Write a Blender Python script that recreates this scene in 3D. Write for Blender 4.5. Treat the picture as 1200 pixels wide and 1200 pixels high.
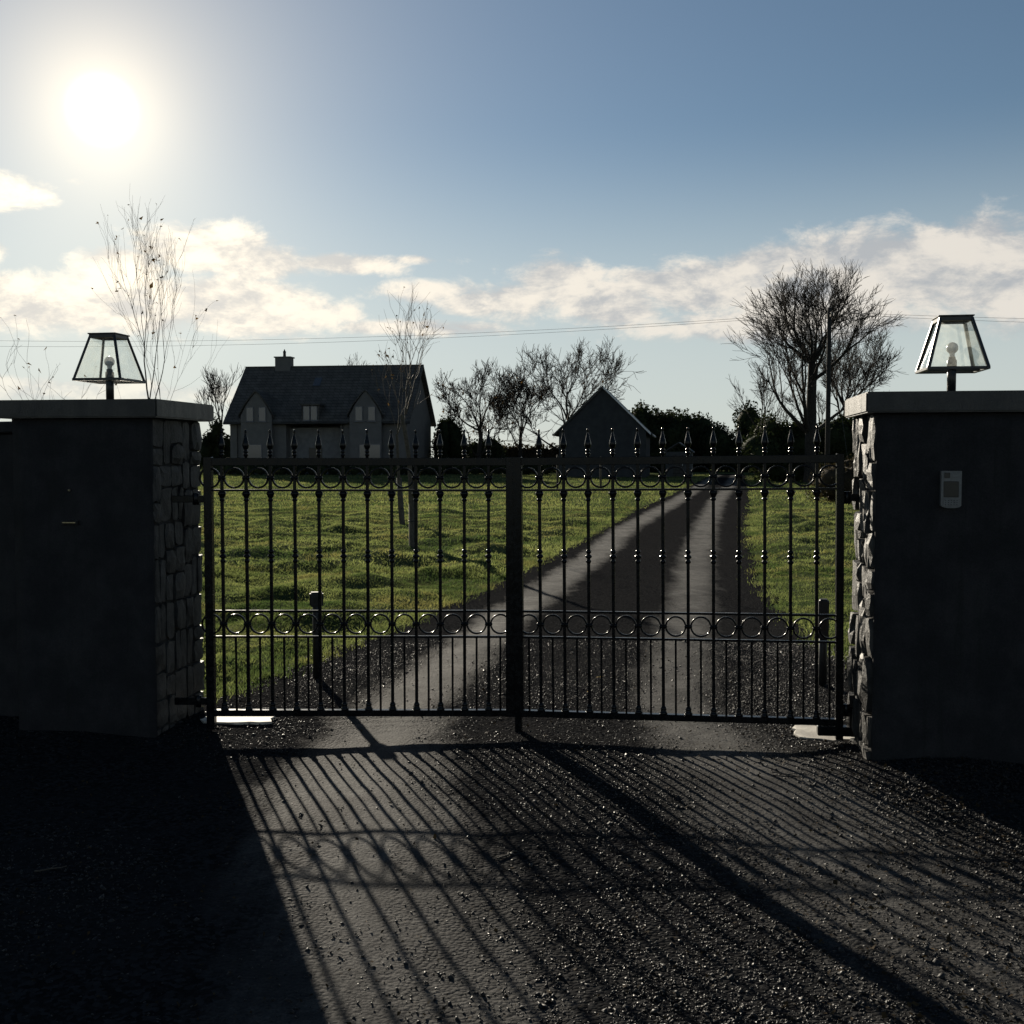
import bpy, bmesh, math, random
import numpy as np
from mathutils import Vector, Matrix, Euler

for o in list(bpy.data.objects):
    bpy.data.objects.remove(o)
scene = bpy.context.scene
C = scene.collection
R = math.radians

# ------------------------------------------------------------------ camera
EYE = 1.68
cam_d = bpy.data.cameras.new('camera')
cam_d.sensor_fit = 'HORIZONTAL'
cam_d.sensor_width = 36.0
cam_d.lens = 38.82
cam_d.clip_start = 0.05
cam_d.clip_end = 5000
cam = bpy.data.objects.new('camera', cam_d)
C.objects.link(cam)
cam.location = (0, 0, EYE)
cam.rotation_euler = (R(90 - 2.83), 0, 0)
scene.camera = cam

# ------------------------------------------------------------------ light
SUN_AZ = R(-20.05)     # measured from +Y towards +X
SUN_EL = R(16.22)
SUN = Vector((math.sin(SUN_AZ) * math.cos(SUN_EL), math.cos(SUN_AZ) * math.cos(SUN_EL), math.sin(SUN_EL)))
sd = bpy.data.lights.new('sun', 'SUN')
sd.energy = 5.0
sd.angle = R(0.53)
sd.color = (1.0, 0.90, 0.74)
so = bpy.data.objects.new('sun', sd)
C.objects.link(so)
so.rotation_euler = SUN.to_track_quat('Z', 'Y').to_euler()
so.location = SUN * 50

scene.view_settings.view_transform = 'Standard'
scene.view_settings.look = 'None'
scene.view_settings.gamma = 1.0
scene.view_settings.use_curve_mapping = False
scene.view_settings.exposure = 0.75
scene.render.engine = 'CYCLES'
scene.cycles.max_bounces = 4
scene.cycles.transparent_max_bounces = 8
scene.cycles.use_denoising = True

# ------------------------------------------------------------------ sky
SKY_STRENGTH = 0.05
world = bpy.data.worlds.new('World')
scene.world = world
world.use_nodes = True
nt = world.node_tree
nt.nodes.clear()


class G:
    """small helper that strings math nodes together in one node tree"""
    def __init__(s, tree):
        s.t = tree
    def put(s, sock, v):
        if isinstance(v, bpy.types.NodeSocket):
            s.t.links.new(v, sock)
        else:
            sock.default_value = v
    def m(s, op, a, b=None, c=None, clamp=False):
        n = s.t.nodes.new('ShaderNodeMath'); n.operation = op; n.use_clamp = clamp
        for i, v in enumerate((a, b, c)):
            if v is not None:
                s.put(n.inputs[i], v)
        return n.outputs[0]
    def v(s, op, a, b=None):
        n = s.t.nodes.new('ShaderNodeVectorMath'); n.operation = op
        s.put(n.inputs[0], a)
        if b is not None:
            s.put(n.inputs[1], b)
        return n.outputs['Value'] if op in ('DOT_PRODUCT', 'LENGTH') else n.outputs[0]
    def noise(s, vec, scale, detail=4, rough=0.55, dist=0.0):
        n = s.t.nodes.new('ShaderNodeTexNoise')
        if vec is not None:
            s.put(n.inputs['Vector'], vec)
        n.inputs['Scale'].default_value = scale; n.inputs['Detail'].default_value = detail
        n.inputs['Roughness'].default_value = rough; n.inputs['Distortion'].default_value = dist
        return n.outputs[0]
    def smooth(s, x, a, b, lo=0.0, hi=1.0):
        n = s.t.nodes.new('ShaderNodeMapRange'); n.interpolation_type = 'SMOOTHSTEP'
        s.put(n.inputs['Value'], x)
        s.put(n.inputs['From Min'], a); s.put(n.inputs['From Max'], b)
        s.put(n.inputs['To Min'], lo); s.put(n.inputs['To Max'], hi)
        return n.outputs[0]
    def mix(s, f, a, b, mode='MIX'):
        n = s.t.nodes.new('ShaderNodeMix'); n.data_type = 'RGBA'; n.blend_type = mode
        s.put(n.inputs[0], f)
        for i, c in ((6, a), (7, b)):
            s.put(n.inputs[i], c if isinstance(c, bpy.types.NodeSocket) else (*c, 1.0) if len(c) == 3 else c)
        return n.outputs[2]
    def scale(s, col, f):
        n = s.t.nodes.new('ShaderNodeVectorMath'); n.operation = 'SCALE'
        s.put(n.inputs[0], col if isinstance(col, bpy.types.NodeSocket) else col[:3])
        s.put(n.inputs['Scale'], f)
        return n.outputs[0]


def build_sky():
    g = G(nt)
    sky = nt.nodes.new('ShaderNodeTexSky')
    sky.sky_type = 'NISHITA'
    sky.sun_disc = False
    sky.sun_elevation = SUN_EL
    sky.sun_rotation = SUN_AZ
    sky.altitude = 50
    sky.air_density = 1.0
    sky.dust_density = 0.0
    sky.ozone_density = 1.5
    base = g.v('MULTIPLY', g.scale(sky.outputs[0], SKY_STRENGTH), (.66, .71, .73))
    tc = nt.nodes.new('ShaderNodeTexCoord')
    d = g.v('NORMALIZE', tc.outputs['Generated'])
    sep = nt.nodes.new('ShaderNodeSeparateXYZ')
    nt.links.new(d, sep.inputs[0])
    x, y, z = sep.outputs
    DEG = 180 / math.pi
    az = g.m('MULTIPLY', g.m('ARCTAN2', x, y), DEG)
    el = g.m('MULTIPLY', g.m('ARCSINE', z), DEG)
    # angle from the sun and the bright aureole of hazy air round it
    th = g.m('MULTIPLY', g.m('ARCCOSINE', g.m('MINIMUM', g.v('DOT_PRODUCT', d, tuple(SUN)), 1.0)), DEG)
    def gauss(v, w):
        q = g.m('DIVIDE', v, w)
        return g.m('EXPONENT', g.m('MULTIPLY', g.m('MULTIPLY', q, q), -1.0))
    disc = g.smooth(th, 1.9, 0.3, 0.0, 1.6)
    a1 = g.m('MULTIPLY', gauss(th, 3.0), .30)
    a2 = g.m('MULTIPLY', g.m('EXPONENT', g.m('MULTIPLY', th, -1 / 6.0)), 1.15)
    a3 = g.m('MULTIPLY', g.m('EXPONENT', g.m('MULTIPLY', th, -1 / 16.0)), 0.25)
    warm = g.m('ADD', g.m('ADD', a1, a2), a3)
    glow = g.v('ADD', g.scale((1.0, 0.84, 0.60), g.m('ADD', a1, disc)), g.v('ADD', g.scale((1.0, 0.75, 0.35), a2), g.scale((.90, .90, 1.0), a3)))
    # cumulus banks low over the horizon: (azimuth, elevation, half width, half height, amount)
    banks = [(-25.0, 12.2, 3.6, 1.0, .70), (-21.2, 12.9, 1.0, .35, .62), (-26.5, 9.6, 2.6, .8, .8),
             (-19.5, 9.3, 2.6, .9, .85), (-15.6, 10.2, 3.4, 1.1, .95), (-12.6, 9.6, 3.0, 1.0, .8), (-8.6, 9.7, 3.6, .6, .85), (-5.2, 10.0, 2.2, .35, .66),
             (-25.0, 7.2, 4.4, 1.4, 1.0), (-19.0, 7.4, 4.4, 1.4, 1.0), (-13.4, 7.5, 4.4, 1.4, 1.0), (-9.8, 7.2, 2.4, .9, .7),
             (-21.0, 3.2, 8.0, .6, .8), (-5.0, 6.6, 5.0, .45, .78), (-1.6, 7.9, 3.0, .8, .68), (-4.6, 8.4, 3.4, .7, .68),
             (0.6, 8.0, 2.4, 1.1, .8), (2.4, 8.9, 2.4, 1.3, .95), (5.0, 7.9, 3.2, 1.3, .9), (7.0, 9.0, 2.6, .7, .82),
             (9.4, 8.6, 3.6, 1.3, 1.0), (13.0, 8.8, 4.0, 1.6, 1.0), (17.5, 9.0, 4.4, 2.0, 1.0),
             (21.8, 9.1, 4.2, 2.1, 1.0), (26.5, 8.4, 4.4, 2.2, 1.0), (14.0, 6.6, 8.0, 1.0, .8), (32.0, 7.8, 5.0, 2.0, .9)]
    B = None
    cmb = nt.nodes.new('ShaderNodeCombineXYZ')
    nt.links.new(az, cmb.inputs[0]); nt.links.new(el, cmb.inputs[1])
    for (a0, e0, sa, se, amt) in banks:
        n = nt.nodes.new('ShaderNodeVectorMath'); n.operation = 'MULTIPLY_ADD'
        nt.links.new(cmb.outputs[0], n.inputs[0])
        n.inputs[1].default_value = (1 / sa, 1 / se, 0); n.inputs[2].default_value = (-a0 / sa, -e0 / se, 0)
        t = g.m('MULTIPLY', g.m('POWER', 0.5, g.v('DOT_PRODUCT', n.outputs[0], n.outputs[0])), amt)
        B = t if B is None else g.m('MAXIMUM', B, t)
    vec = g.v('MULTIPLY', d, (1.0, 1.0, 2.0))
    # the same sort of banks go on all round
    other = g.m('MULTIPLY', gauss(g.m('SUBTRACT', el, 8.5), 3.2), g.smooth(g.noise(vec, 3.0, 2), .45, .65, 0.0, .85))
    other = g.m('MULTIPLY', other, g.smooth(g.m('ABSOLUTE', az), 27.0, 36.0))
    B = g.m('MAXIMUM', B, other)
    n1 = g.noise(vec, 15.0, 9, 0.66, 0.25)
    off = SUN.copy(); off = Vector((off.x, off.y, off.z + .35)).normalized()
    vec2 = g.v('ADD', vec, tuple(Vector((off.x * .012, off.y * .0, .045))))
    n2 = g.noise(vec2, 15.0, 6, 0.62, 0.25)
    tt = g.m('ADD', B, g.m('MULTIPLY', g.m('SUBTRACT', n1, 0.5), 1.25))
    dens = g.m('MULTIPLY', g.smooth(tt, .30, .66), g.smooth(el, 2.0, 7.0, .5, 1.0))
    tt2 = g.m('ADD', B, g.m('MULTIPLY', g.m('SUBTRACT', n2, 0.5), 1.25))
    lit = g.smooth(g.m('SUBTRACT', tt, g.m('MULTIPLY', tt2, 0.92)), -.15, .22)
    near = g.m('EXPONENT', g.m('MULTIPLY', th, -1 / 15.0))
    shade_col = g.v('ADD', g.scale((.40, .42, .445), 1.0), g.scale((.42, .35, .24), near))
    lit_col = g.v('ADD', (.72, .675, .615), g.scale((.72, .60, .38), near))
    ccol = g.mix(lit, shade_col, lit_col)
    ccol = g.scale(ccol, CLOUD)
    # thin veil that pales the air behind the clouds
    veil = g.m('MULTIPLY', g.smooth(el, 17.0, 3.0), 0.80)
    base = g.mix(veil, base, g.scale((.55, .595, .585), CLOUD))
    col = g.v('ADD', base, g.scale(glow, GLOW))
    col = g.mix(g.m('MULTIPLY', dens, .92), col, g.v('ADD', ccol, g.scale(glow, GLOW * .35)))
    bg = nt.nodes.new('ShaderNodeBackground')
    nt.links.new(col, bg.inputs['Color'])
    bg.inputs['Strength'].default_value = 1.0
    out = nt.nodes.new('ShaderNodeOutputWorld')
    nt.links.new(bg.outputs[0], out.inputs['Surface'])


CLOUD = 0.64
GLOW = 0.44
build_sky()
world.cycles.sampling_method = 'NONE'

# ------------------------------------------------------------------ helpers
rng = random.Random(7)
npr = np.random.default_rng(11)


def mesh_from(name, verts, faces, smooth=False):
    me = bpy.data.meshes.new(name)
    me.from_pydata([tuple(v) for v in verts], [], faces)
    me.update()
    if smooth:
        me.polygons.foreach_set('use_smooth', [True] * len(me.polygons))
    return me


def mesh_np(name, verts, tris, smooth=False):
    """fast mesh out of numpy triangles or quads"""
    k = tris.shape[1]
    me = bpy.data.meshes.new(name)
    me.vertices.add(len(verts)); me.vertices.foreach_set('co', np.asarray(verts, np.float32).ravel())
    me.loops.add(tris.size); me.loops.foreach_set('vertex_index', np.asarray(tris, np.int32).ravel())
    me.polygons.add(len(tris))
    me.polygons.foreach_set('loop_start', np.arange(0, tris.size, k, dtype=np.int32))
    if smooth:
        me.polygons.foreach_set('use_smooth', np.ones(len(tris), bool))
    me.update(calc_edges=True)
    me.validate()
    return me


def obj(name, me, mat=None, parent=None, loc=(0, 0, 0), rot=(0, 0, 0), scl=(1, 1, 1)):
    o = bpy.data.objects.new(name, me)
    C.objects.link(o)
    if mat is not None and not me.materials:
        me.materials.append(mat)
    o.location = loc; o.rotation_euler = rot; o.scale = scl
    if parent:
        o.parent = parent
    return o


def tag(o, label, cat=None, group=None, kind=None):
    o['label'] = label
    if cat: o['category'] = cat
    if group: o['group'] = group
    if kind: o['kind'] = kind
    return o


def thing(name, label, cat, loc=(0, 0, 0), rz=0, group=None):
    o = bpy.data.objects.new(name, None)
    o.empty_display_size = 0.1
    C.objects.link(o)
    o.location = loc; o.rotation_euler = (0, 0, rz)
    return tag(o, label, cat, group)


def structure(o):
    o['kind'] = 'structure'
    return o


def box_me(name, x0, x1, y0, y1, z0, z1, bev=0.0):
    bm = bmesh.new()
    bmesh.ops.create_cube(bm, size=1)
    for v in bm.verts:
        v.co = Vector(((x0 + x1) / 2 + v.co.x * (x1 - x0), (y0 + y1) / 2 + v.co.y * (y1 - y0), (z0 + z1) / 2 + v.co.z * (z1 - z0)))
    if bev:
        bmesh.ops.bevel(bm, geom=list(bm.edges), offset=bev, segments=1, affect='EDGES')
    me = bpy.data.meshes.new(name); bm.to_mesh(me); bm.free()
    return me


def lathe(name, prof, n=10, smooth=True):
    vs, fs = [], []
    for (r, z) in prof:
        for k in range(n):
            a = 2 * math.pi * k / n
            vs.append((r * math.cos(a), r * math.sin(a), z))
    for i in range(len(prof) - 1):
        for k in range(n):
            k2 = (k + 1) % n
            fs.append((i * n + k, i * n + k2, (i + 1) * n + k2, (i + 1) * n + k))
    fs.append(tuple(range(n - 1, -1, -1)))
    fs.append(tuple((len(prof) - 1) * n + k for k in range(n)))
    return mesh_from(name, vs, fs, smooth)


def ring_me(name, ro, ri, dy, n=28):
    """flat-bar ring standing in the XZ plane"""
    vs, fs = [], []
    prof = [(ro, -dy), (ro, dy), (ri, dy), (ri, -dy)]
    c = .0015
    prof = [(ro, -dy + c), (ro, dy - c), (ro - c, dy), (ri + c, dy), (ri, dy - c), (ri, -dy + c), (ri + c, -dy), (ro - c, -dy)]
    P = len(prof)
    for k in range(n):
        a = 2 * math.pi * k / n
        for (r, yy) in prof:
            vs.append((r * math.cos(a), yy, r * math.sin(a)))
    for k in range(n):
        k2 = (k + 1) % n
        for j in range(P):
            j2 = (j + 1) % P
            fs.append((k * P + j, k * P + j2, k2 * P + j2, k2 * P + j))
    return mesh_from(name, vs, fs, True)


def tubes(name, lines, sides=None):
    """lines: list of (points, radii, sides)"""
    V, F = [], []
    off = 0
    for pts, rad, k in lines:
        P = np.asarray(pts, float)
        n = len(P)
        T = np.gradient(P, axis=0)
        T /= np.linalg.norm(T, axis=1, keepdims=True) + 1e-9
        ref = np.array([0.31, 0.87, 0.38]) if abs(T[0, 2]) > .8 else np.array([0., 0., 1.])
        U = np.cross(T, ref); U /= np.linalg.norm(U, axis=1, keepdims=True) + 1e-9
        W = np.cross(T, U)
        a = np.arange(k) * 2 * math.pi / k
        r = np.asarray(rad, float)[:, None, None]
        ringv = P[:, None, :] + r * (np.cos(a)[None, :, None] * U[:, None, :] + np.sin(a)[None, :, None] * W[:, None, :])
        V.append(ringv.reshape(-1, 3))
        i = np.arange(n - 1)[:, None] * k
        j = np.arange(k)[None, :]
        j2 = (j + 1) % k
        q = np.stack([i + j, i + j2, i + k + j2, i + k + j], -1).reshape(-1, 4) + off
        F.append(q)
        off += n * k
    return mesh_np(name, np.concatenate(V), np.concatenate(F), True)


def sstep(a, b, x):
    t = np.clip((x - a) / (b - a), 0, 1)
    return t * t * (3 - 2 * t)


# half-visible outline of the gravel: (y, left x, right x)
EDGE = [(-6, -9, 9), (2, -9, 9), (6.6, -6.5, 6.5), (7.1, -2.3, 3.0), (7.65, -2.05, 2.85), (8.6, -1.80, 2.80), (9.6, -1.5, 2.78),
        (11.8, -.92, 2.98), (15.1, -.12, 3.44), (17.5, .36, 3.95), (20.9, 1.1, 4.6), (25.9, 2.05, 5.6), (34, 3.7, 7.35),
        (53, 8.2, 11.4), (66, 11.2, 14.0), (78, 13.9, 16.6), (86, 15.6, 18.0)]
EY = np.array([e[0] for e in EDGE]); EL = np.array([e[1] for e in EDGE]); ER = np.array([e[2] for e in EDGE])
_wr = np.random.default_rng(5)
_WAVES = [(2 * math.pi / w_ * math.cos(a_), 2 * math.pi / w_ * math.sin(a_), p_, 0.0115 * w_ ** .7)
          for w_, a_, p_ in zip(_wr.uniform(.45, 2.2, 16), _wr.uniform(0, 6.28, 16), _wr.uniform(0, 6.28, 16))]


def lawn_mask(x, y):
    l_, r_ = np.interp(y, EY, EL), np.interp(y, EY, ER)
    out = np.maximum(sstep(0.05, .7, l_ - x), sstep(0.05, .7, x - r_))
    return out * sstep(7.2, 8.2, y) * sstep(48, 24, y)


def bumps(x, y):
    h = 0
    for (kx, ky, p_, a_) in _WAVES:
        h = h + a_ * np.sin(kx * x + ky * y + p_)
    return h


def H(x, y):
    """height of the ground"""
    x = np.asarray(x, float); y = np.asarray(y, float)
    h = 0.36 * sstep(25, 88, y)
    h = h + 0.012 * np.sin(x * 1.7 + 1.3) * np.sin(y * 1.3) + 0.010 * np.sin(x * .8 - y * 2.1) * sstep(12, 4, y)
    # gravel and soil banked against the pillars
    h = h + 0.10 * np.exp(-(((x - 2.35) / .75) ** 2 + ((y - 5.7) / .55) ** 2))
    h = h + 0.03 * np.exp(-(((x + 2.4) / .6) ** 2 + ((y - 6.9) / .6) ** 2))
    # lawn lies a little higher than the drive and is bumpy
    lawn = lawn_mask(x, y)
    h = h + lawn * (0.05 + bumps(x, y))
    return h


# ------------------------------------------------------------------ materials
def new_mat(name):
    m = bpy.data.materials.new(name)
    m.use_nodes = True
    t = m.node_tree
    return m, t, t.nodes['Principled BSDF'], G(t)


def bump(g, bsdf, height, strength, dist):
    n = g.t.nodes.new('ShaderNodeBump')
    n.inputs['Strength'].default_value = strength
    n.inputs['Distance'].default_value = dist
    g.put(n.inputs['Height'], height)
    g.t.links.new(n.outputs[0], bsdf.inputs['Normal'])


def coords(t, which='Object'):
    return t.nodes.new('ShaderNodeTexCoord').outputs[which]


def geo_pos(t):
    return t.nodes.new('ShaderNodeNewGeometry').outputs['Position']


def noise_mat(name, c0, c1, scale, rough, bstr=0.0, bscale=None, bdist=.005, spec=.5, metal=0.0, island=0.0, world_space=False, rough2=None):
    m, t, b, g = new_mat(name)
    v = geo_pos(t) if world_space else coords(t)
    n = g.noise(v, scale, 5, .6)
    f = g.smooth(n, .33, .68)
    col = g.mix(f, c0, c1)
    if island:
        oi = t.nodes.new('ShaderNodeObjectInfo')
        k = g.m('ADD', g.m('MULTIPLY', oi.outputs['Random'], 2 * island), 1 - island)
        col = g.scale(col, k)
    t.links.new(col, b.inputs['Base Color'])
    if rough2 is not None:
        t.links.new(g.smooth(n, .35, .65, rough, rough2), b.inputs['Roughness'])
    else:
        b.inputs['Roughness'].default_value = rough
    b.inputs['Specular IOR Level'].default_value = spec
    b.inputs['Metallic'].default_value = metal
    if bstr:
        bump(g, b, g.noise(v, bscale or scale * 4, 6, .65), bstr, bdist)
    return m


M = {}
M['gate'] = noise_mat('black_gate_paint', (.0025, .003, .004), (.005, .006, .0075), 30, .20, .06, 160, .001, .22, rough2=.30)
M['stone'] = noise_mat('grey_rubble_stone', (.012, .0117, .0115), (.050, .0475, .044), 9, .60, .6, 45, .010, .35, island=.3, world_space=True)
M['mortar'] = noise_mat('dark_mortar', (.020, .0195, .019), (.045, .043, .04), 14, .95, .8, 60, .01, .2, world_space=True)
M['concrete'] = noise_mat('pale_concrete_pad', (.42, .39, .34), (.62, .58, .50), 9, .7, .4, 80, .004, .4)
M['lamp_metal'] = noise_mat('dark_lamp_metal', (.010, .011, .012), (.022, .023, .025), 40, .38, 0, spec=.5)
M['bulb'] = noise_mat('opal_bulb', (.75, .73, .70), (.8, .78, .75), 5, .25)
M['brass'] = noise_mat('aged_brass', (.30, .25, .16), (.45, .38, .24), 50, .35, metal=.9)
M['panel_grey'] = noise_mat('brushed_grey_panel', (.13, .13, .127), (.18, .18, .172), 60, .45)
M['panel_black'] = noise_mat('black_plastic', (.004, .004, .005), (.008, .008, .009), 50, .3)
M['plastic'] = noise_mat('black_post_plastic', (.012, .012, .013), (.022, .022, .022), 40, .5)
M['wood'] = noise_mat('weathered_stake_wood', (.05, .042, .032), (.10, .085, .065), 25, .85, .4, 90, .004)
M['bark'] = noise_mat('dark_bark', (.018, .016, .014), (.045, .040, .034), 12, .9, .5, 60, .01, .2)
M['bark_young'] = noise_mat('young_tree_bark', (.05, .042, .033), (.10, .085, .065), 20, .75, .2, 90, .003, .3)
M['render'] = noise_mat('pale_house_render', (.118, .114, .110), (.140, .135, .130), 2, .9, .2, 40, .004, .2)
M['house_stone'] = noise_mat('dark_house_stone', (.13, .13, .13), (.17, .17, .17), 3, .9, .5, 14, .02, .2)
M['trim'] = noise_mat('white_trim', (.62, .63, .64), (.7, .7, .7), 5, .4)
M['garage_wall'] = noise_mat('grey_garage_wall', (.036, .039, .042), (.048, .051, .054), 2, .9, .2, 30, .004, .2)
M['pole'] = noise_mat('tarred_pole_wood', (.012, .011, .010), (.025, .022, .020), 8, .9)
M['cable'] = noise_mat('black_cable', (.012, .012, .012), (.02, .02, .02), 10, .6)
M['yellow'] = noise_mat('yellow_leaf', (.55, .30, .03), (.65, .42, .06), 60, .6)
M['shed'] = noise_mat('grey_shed_metal', (.045, .048, .05), (.07, .074, .078), 4, .7)


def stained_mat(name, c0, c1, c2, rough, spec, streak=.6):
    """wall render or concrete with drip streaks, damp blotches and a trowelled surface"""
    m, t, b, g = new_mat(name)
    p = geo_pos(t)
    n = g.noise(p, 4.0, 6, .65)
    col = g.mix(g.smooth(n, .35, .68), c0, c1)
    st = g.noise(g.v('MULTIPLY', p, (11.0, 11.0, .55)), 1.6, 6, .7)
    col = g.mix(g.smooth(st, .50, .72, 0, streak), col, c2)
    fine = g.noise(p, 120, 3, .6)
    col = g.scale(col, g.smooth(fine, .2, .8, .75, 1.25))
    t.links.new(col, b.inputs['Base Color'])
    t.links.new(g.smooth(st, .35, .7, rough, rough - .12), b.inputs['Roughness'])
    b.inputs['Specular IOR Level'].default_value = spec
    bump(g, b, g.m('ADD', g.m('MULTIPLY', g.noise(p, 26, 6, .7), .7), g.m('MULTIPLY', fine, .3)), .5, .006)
    return m


M['shade_toned_render'] = stained_mat('shade_toned_wall_render', (.016, .016, .0175), (.028, .0275, .029), (.010, .0105, .010), .85, .2)  # dark tone stands in for the shade on pillar fronts and wing walls
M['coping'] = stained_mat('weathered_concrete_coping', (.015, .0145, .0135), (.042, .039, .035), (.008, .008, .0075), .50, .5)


def slate_mat():
    m, t, b, g = new_mat('slate_roof_courses')
    br = t.nodes.new('ShaderNodeTexBrick')
    sep = t.nodes.new('ShaderNodeSeparateXYZ'); t.links.new(coords(t), sep.inputs[0])
    cm = t.nodes.new('ShaderNodeCombineXYZ')
    t.links.new(g.m('ADD', sep.outputs[0], sep.outputs[1]), cm.inputs[0]); t.links.new(sep.outputs[2], cm.inputs[1])
    t.links.new(cm.outputs[0], br.inputs['Vector'])
    br.inputs['Scale'].default_value = 1.0
    br.inputs['Brick Width'].default_value = .45; br.inputs['Row Height'].default_value = .24
    br.inputs['Mortar Size'].default_value = .018
    br.inputs['Color1'].default_value = (.068, .064, .058, 1); br.inputs['Color2'].default_value = (.088, .083, .075, 1)
    br.inputs['Mortar'].default_value = (.03, .028, .026, 1)
    col = g.scale(br.outputs['Color'], g.smooth(g.noise(coords(t), 1.4, 5, .6), .3, .7, .8, 1.2))
    t.links.new(col, b.inputs['Base Color'])
    b.inputs['Roughness'].default_value = .8
    b.inputs['Specular IOR Level'].default_value = .15
    bump(g, b, br.outputs['Fac'], -.6, .03)
    return m


M['slate'] = slate_mat()


def glass_mat(name, tint, t_amt, trans, rough):
    m, t, b, g = new_mat(name)
    t.nodes.remove(b)
    out = t.nodes['Material Output']
    tr = t.nodes.new('ShaderNodeBsdfTransparent'); tr.inputs[0].default_value = (*tint, 1)
    tl = t.nodes.new('ShaderNodeBsdfTranslucent'); tl.inputs[0].default_value = (.8, .78, .72, 1)
    gl = t.nodes.new('ShaderNodeBsdfGlossy'); gl.inputs['Roughness'].default_value = rough
    mx = t.nodes.new('ShaderNodeMixShader')
    n = g.noise(coords(t), 25, 5, .6)
    g.put(mx.inputs[0], g.smooth(n, .3, .75, trans * .5, trans * 1.6))
    t.links.new(tr.outputs[0], mx.inputs[1]); t.links.new(tl.outputs[0], mx.inputs[2])
    m2 = t.nodes.new('ShaderNodeMixShader')
    lw = t.nodes.new('ShaderNodeLayerWeight'); lw.inputs[0].default_value = .5
    g.put(m2.inputs[0], g.m('ADD', g.m('MULTIPLY', g.m('POWER', lw.outputs['Facing'], 4.0), .55), .025))
    t.links.new(mx.outputs[0], m2.inputs[1]); t.links.new(gl.outputs[0], m2.inputs[2])
    t.links.new(m2.outputs[0], out.inputs['Surface'])
    return m


M['glass'] = glass_mat('dusty_lamp_glass', (.93, .95, .95), .9, .07, .05)
mw, tw, bw, gw = new_mat('window_glass')
bw.inputs['Base Color'].default_value = (.055, .060, .068, 1)
bw.inputs['Roughness'].default_value = .08
bw.inputs['Specular IOR Level'].default_value = .7
M['window'] = mw


def leaf_mat(name, c0, c1, scale, trans, dry=None):
    m, t, b, g = new_mat(name)
    out = t.nodes['Material Output']
    n = g.noise(geo_pos(t), scale, 4, .6)
    n2 = g.noise(geo_pos(t), scale * .13, 3, .5)
    f = g.smooth(g.m('ADD', g.m('MULTIPLY', n, .45), g.m('MULTIPLY', n2, .55)), .39, .61)
    col = g.mix(f, c0, c1)
    if dry:
        col = g.mix(g.smooth(g.noise(geo_pos(t), .55, 5, .65), .50, .66, 0, .75), col, dry)
    t.links.new(col, b.inputs['Base Color'])
    b.inputs['Roughness'].default_value = .75
    b.inputs['Specular IOR Level'].default_value = .03
    tl = t.nodes.new('ShaderNodeBsdfTranslucent')
    t.links.new(g.mix(1.0, col, (1.5, 1.5, .95), 'MULTIPLY'), tl.inputs[0])
    mx = t.nodes.new('ShaderNodeMixShader'); mx.inputs[0].default_value = trans
    t.links.new(b.outputs[0], mx.inputs[1]); t.links.new(tl.outputs[0], mx.inputs[2])
    t.links.new(mx.outputs[0], out.inputs['Surface'])
    return m


M['grass'] = leaf_mat('grass_blades', (.036, .058, .026), (.145, .166, .082), 3.0, .55, dry=(.155, .140, .072))
M['ivy'] = leaf_mat('dark_evergreen_leaves', (.012, .018, .010), (.035, .045, .022), 1.2, .12)
M['hedge'] = leaf_mat('brown_hedge_twigs', (.03, .025, .018), (.07, .055, .035), 1.5, .15)
M['bud'] = leaf_mat('withered_leaves', (.05, .035, .02), (.12, .07, .035), 8, .3)
M['litter'] = leaf_mat('wet_leaf_litter', (.020, .015, .010), (.055, .038, .02), 30, .05)


def ground_mat():
    m, t, b, g = new_mat('lawn_soil_and_turf')
    p = geo_pos(t)
    n1 = g.noise(p, 1.1, 5, .6); n2 = g.noise(p, 14, 4, .6); n3 = g.noise(p, .25, 3, .5)
    f = g.smooth(g.m('ADD', g.m('MULTIPLY', n1, .6), g.m('MULTIPLY', n2, .4)), .36, .64)
    col = g.mix(f, (.030, .047, .022), (.102, .118, .056))
    col = g.mix(g.smooth(n3, .45, .7, 0, .5), col, (.13, .125, .045))
    t.links.new(col, b.inputs['Base Color'])
    b.inputs['Roughness'].default_value = .9
    b.inputs['Specular IOR Level'].default_value = 0.0
    hgt = g.m('ADD', g.m('MULTIPLY', n1, .5), g.m('MULTIPLY', g.noise(p, 7, 6, .7), .5))
    bump(g, b, hgt, .9, .22)
    return m


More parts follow.
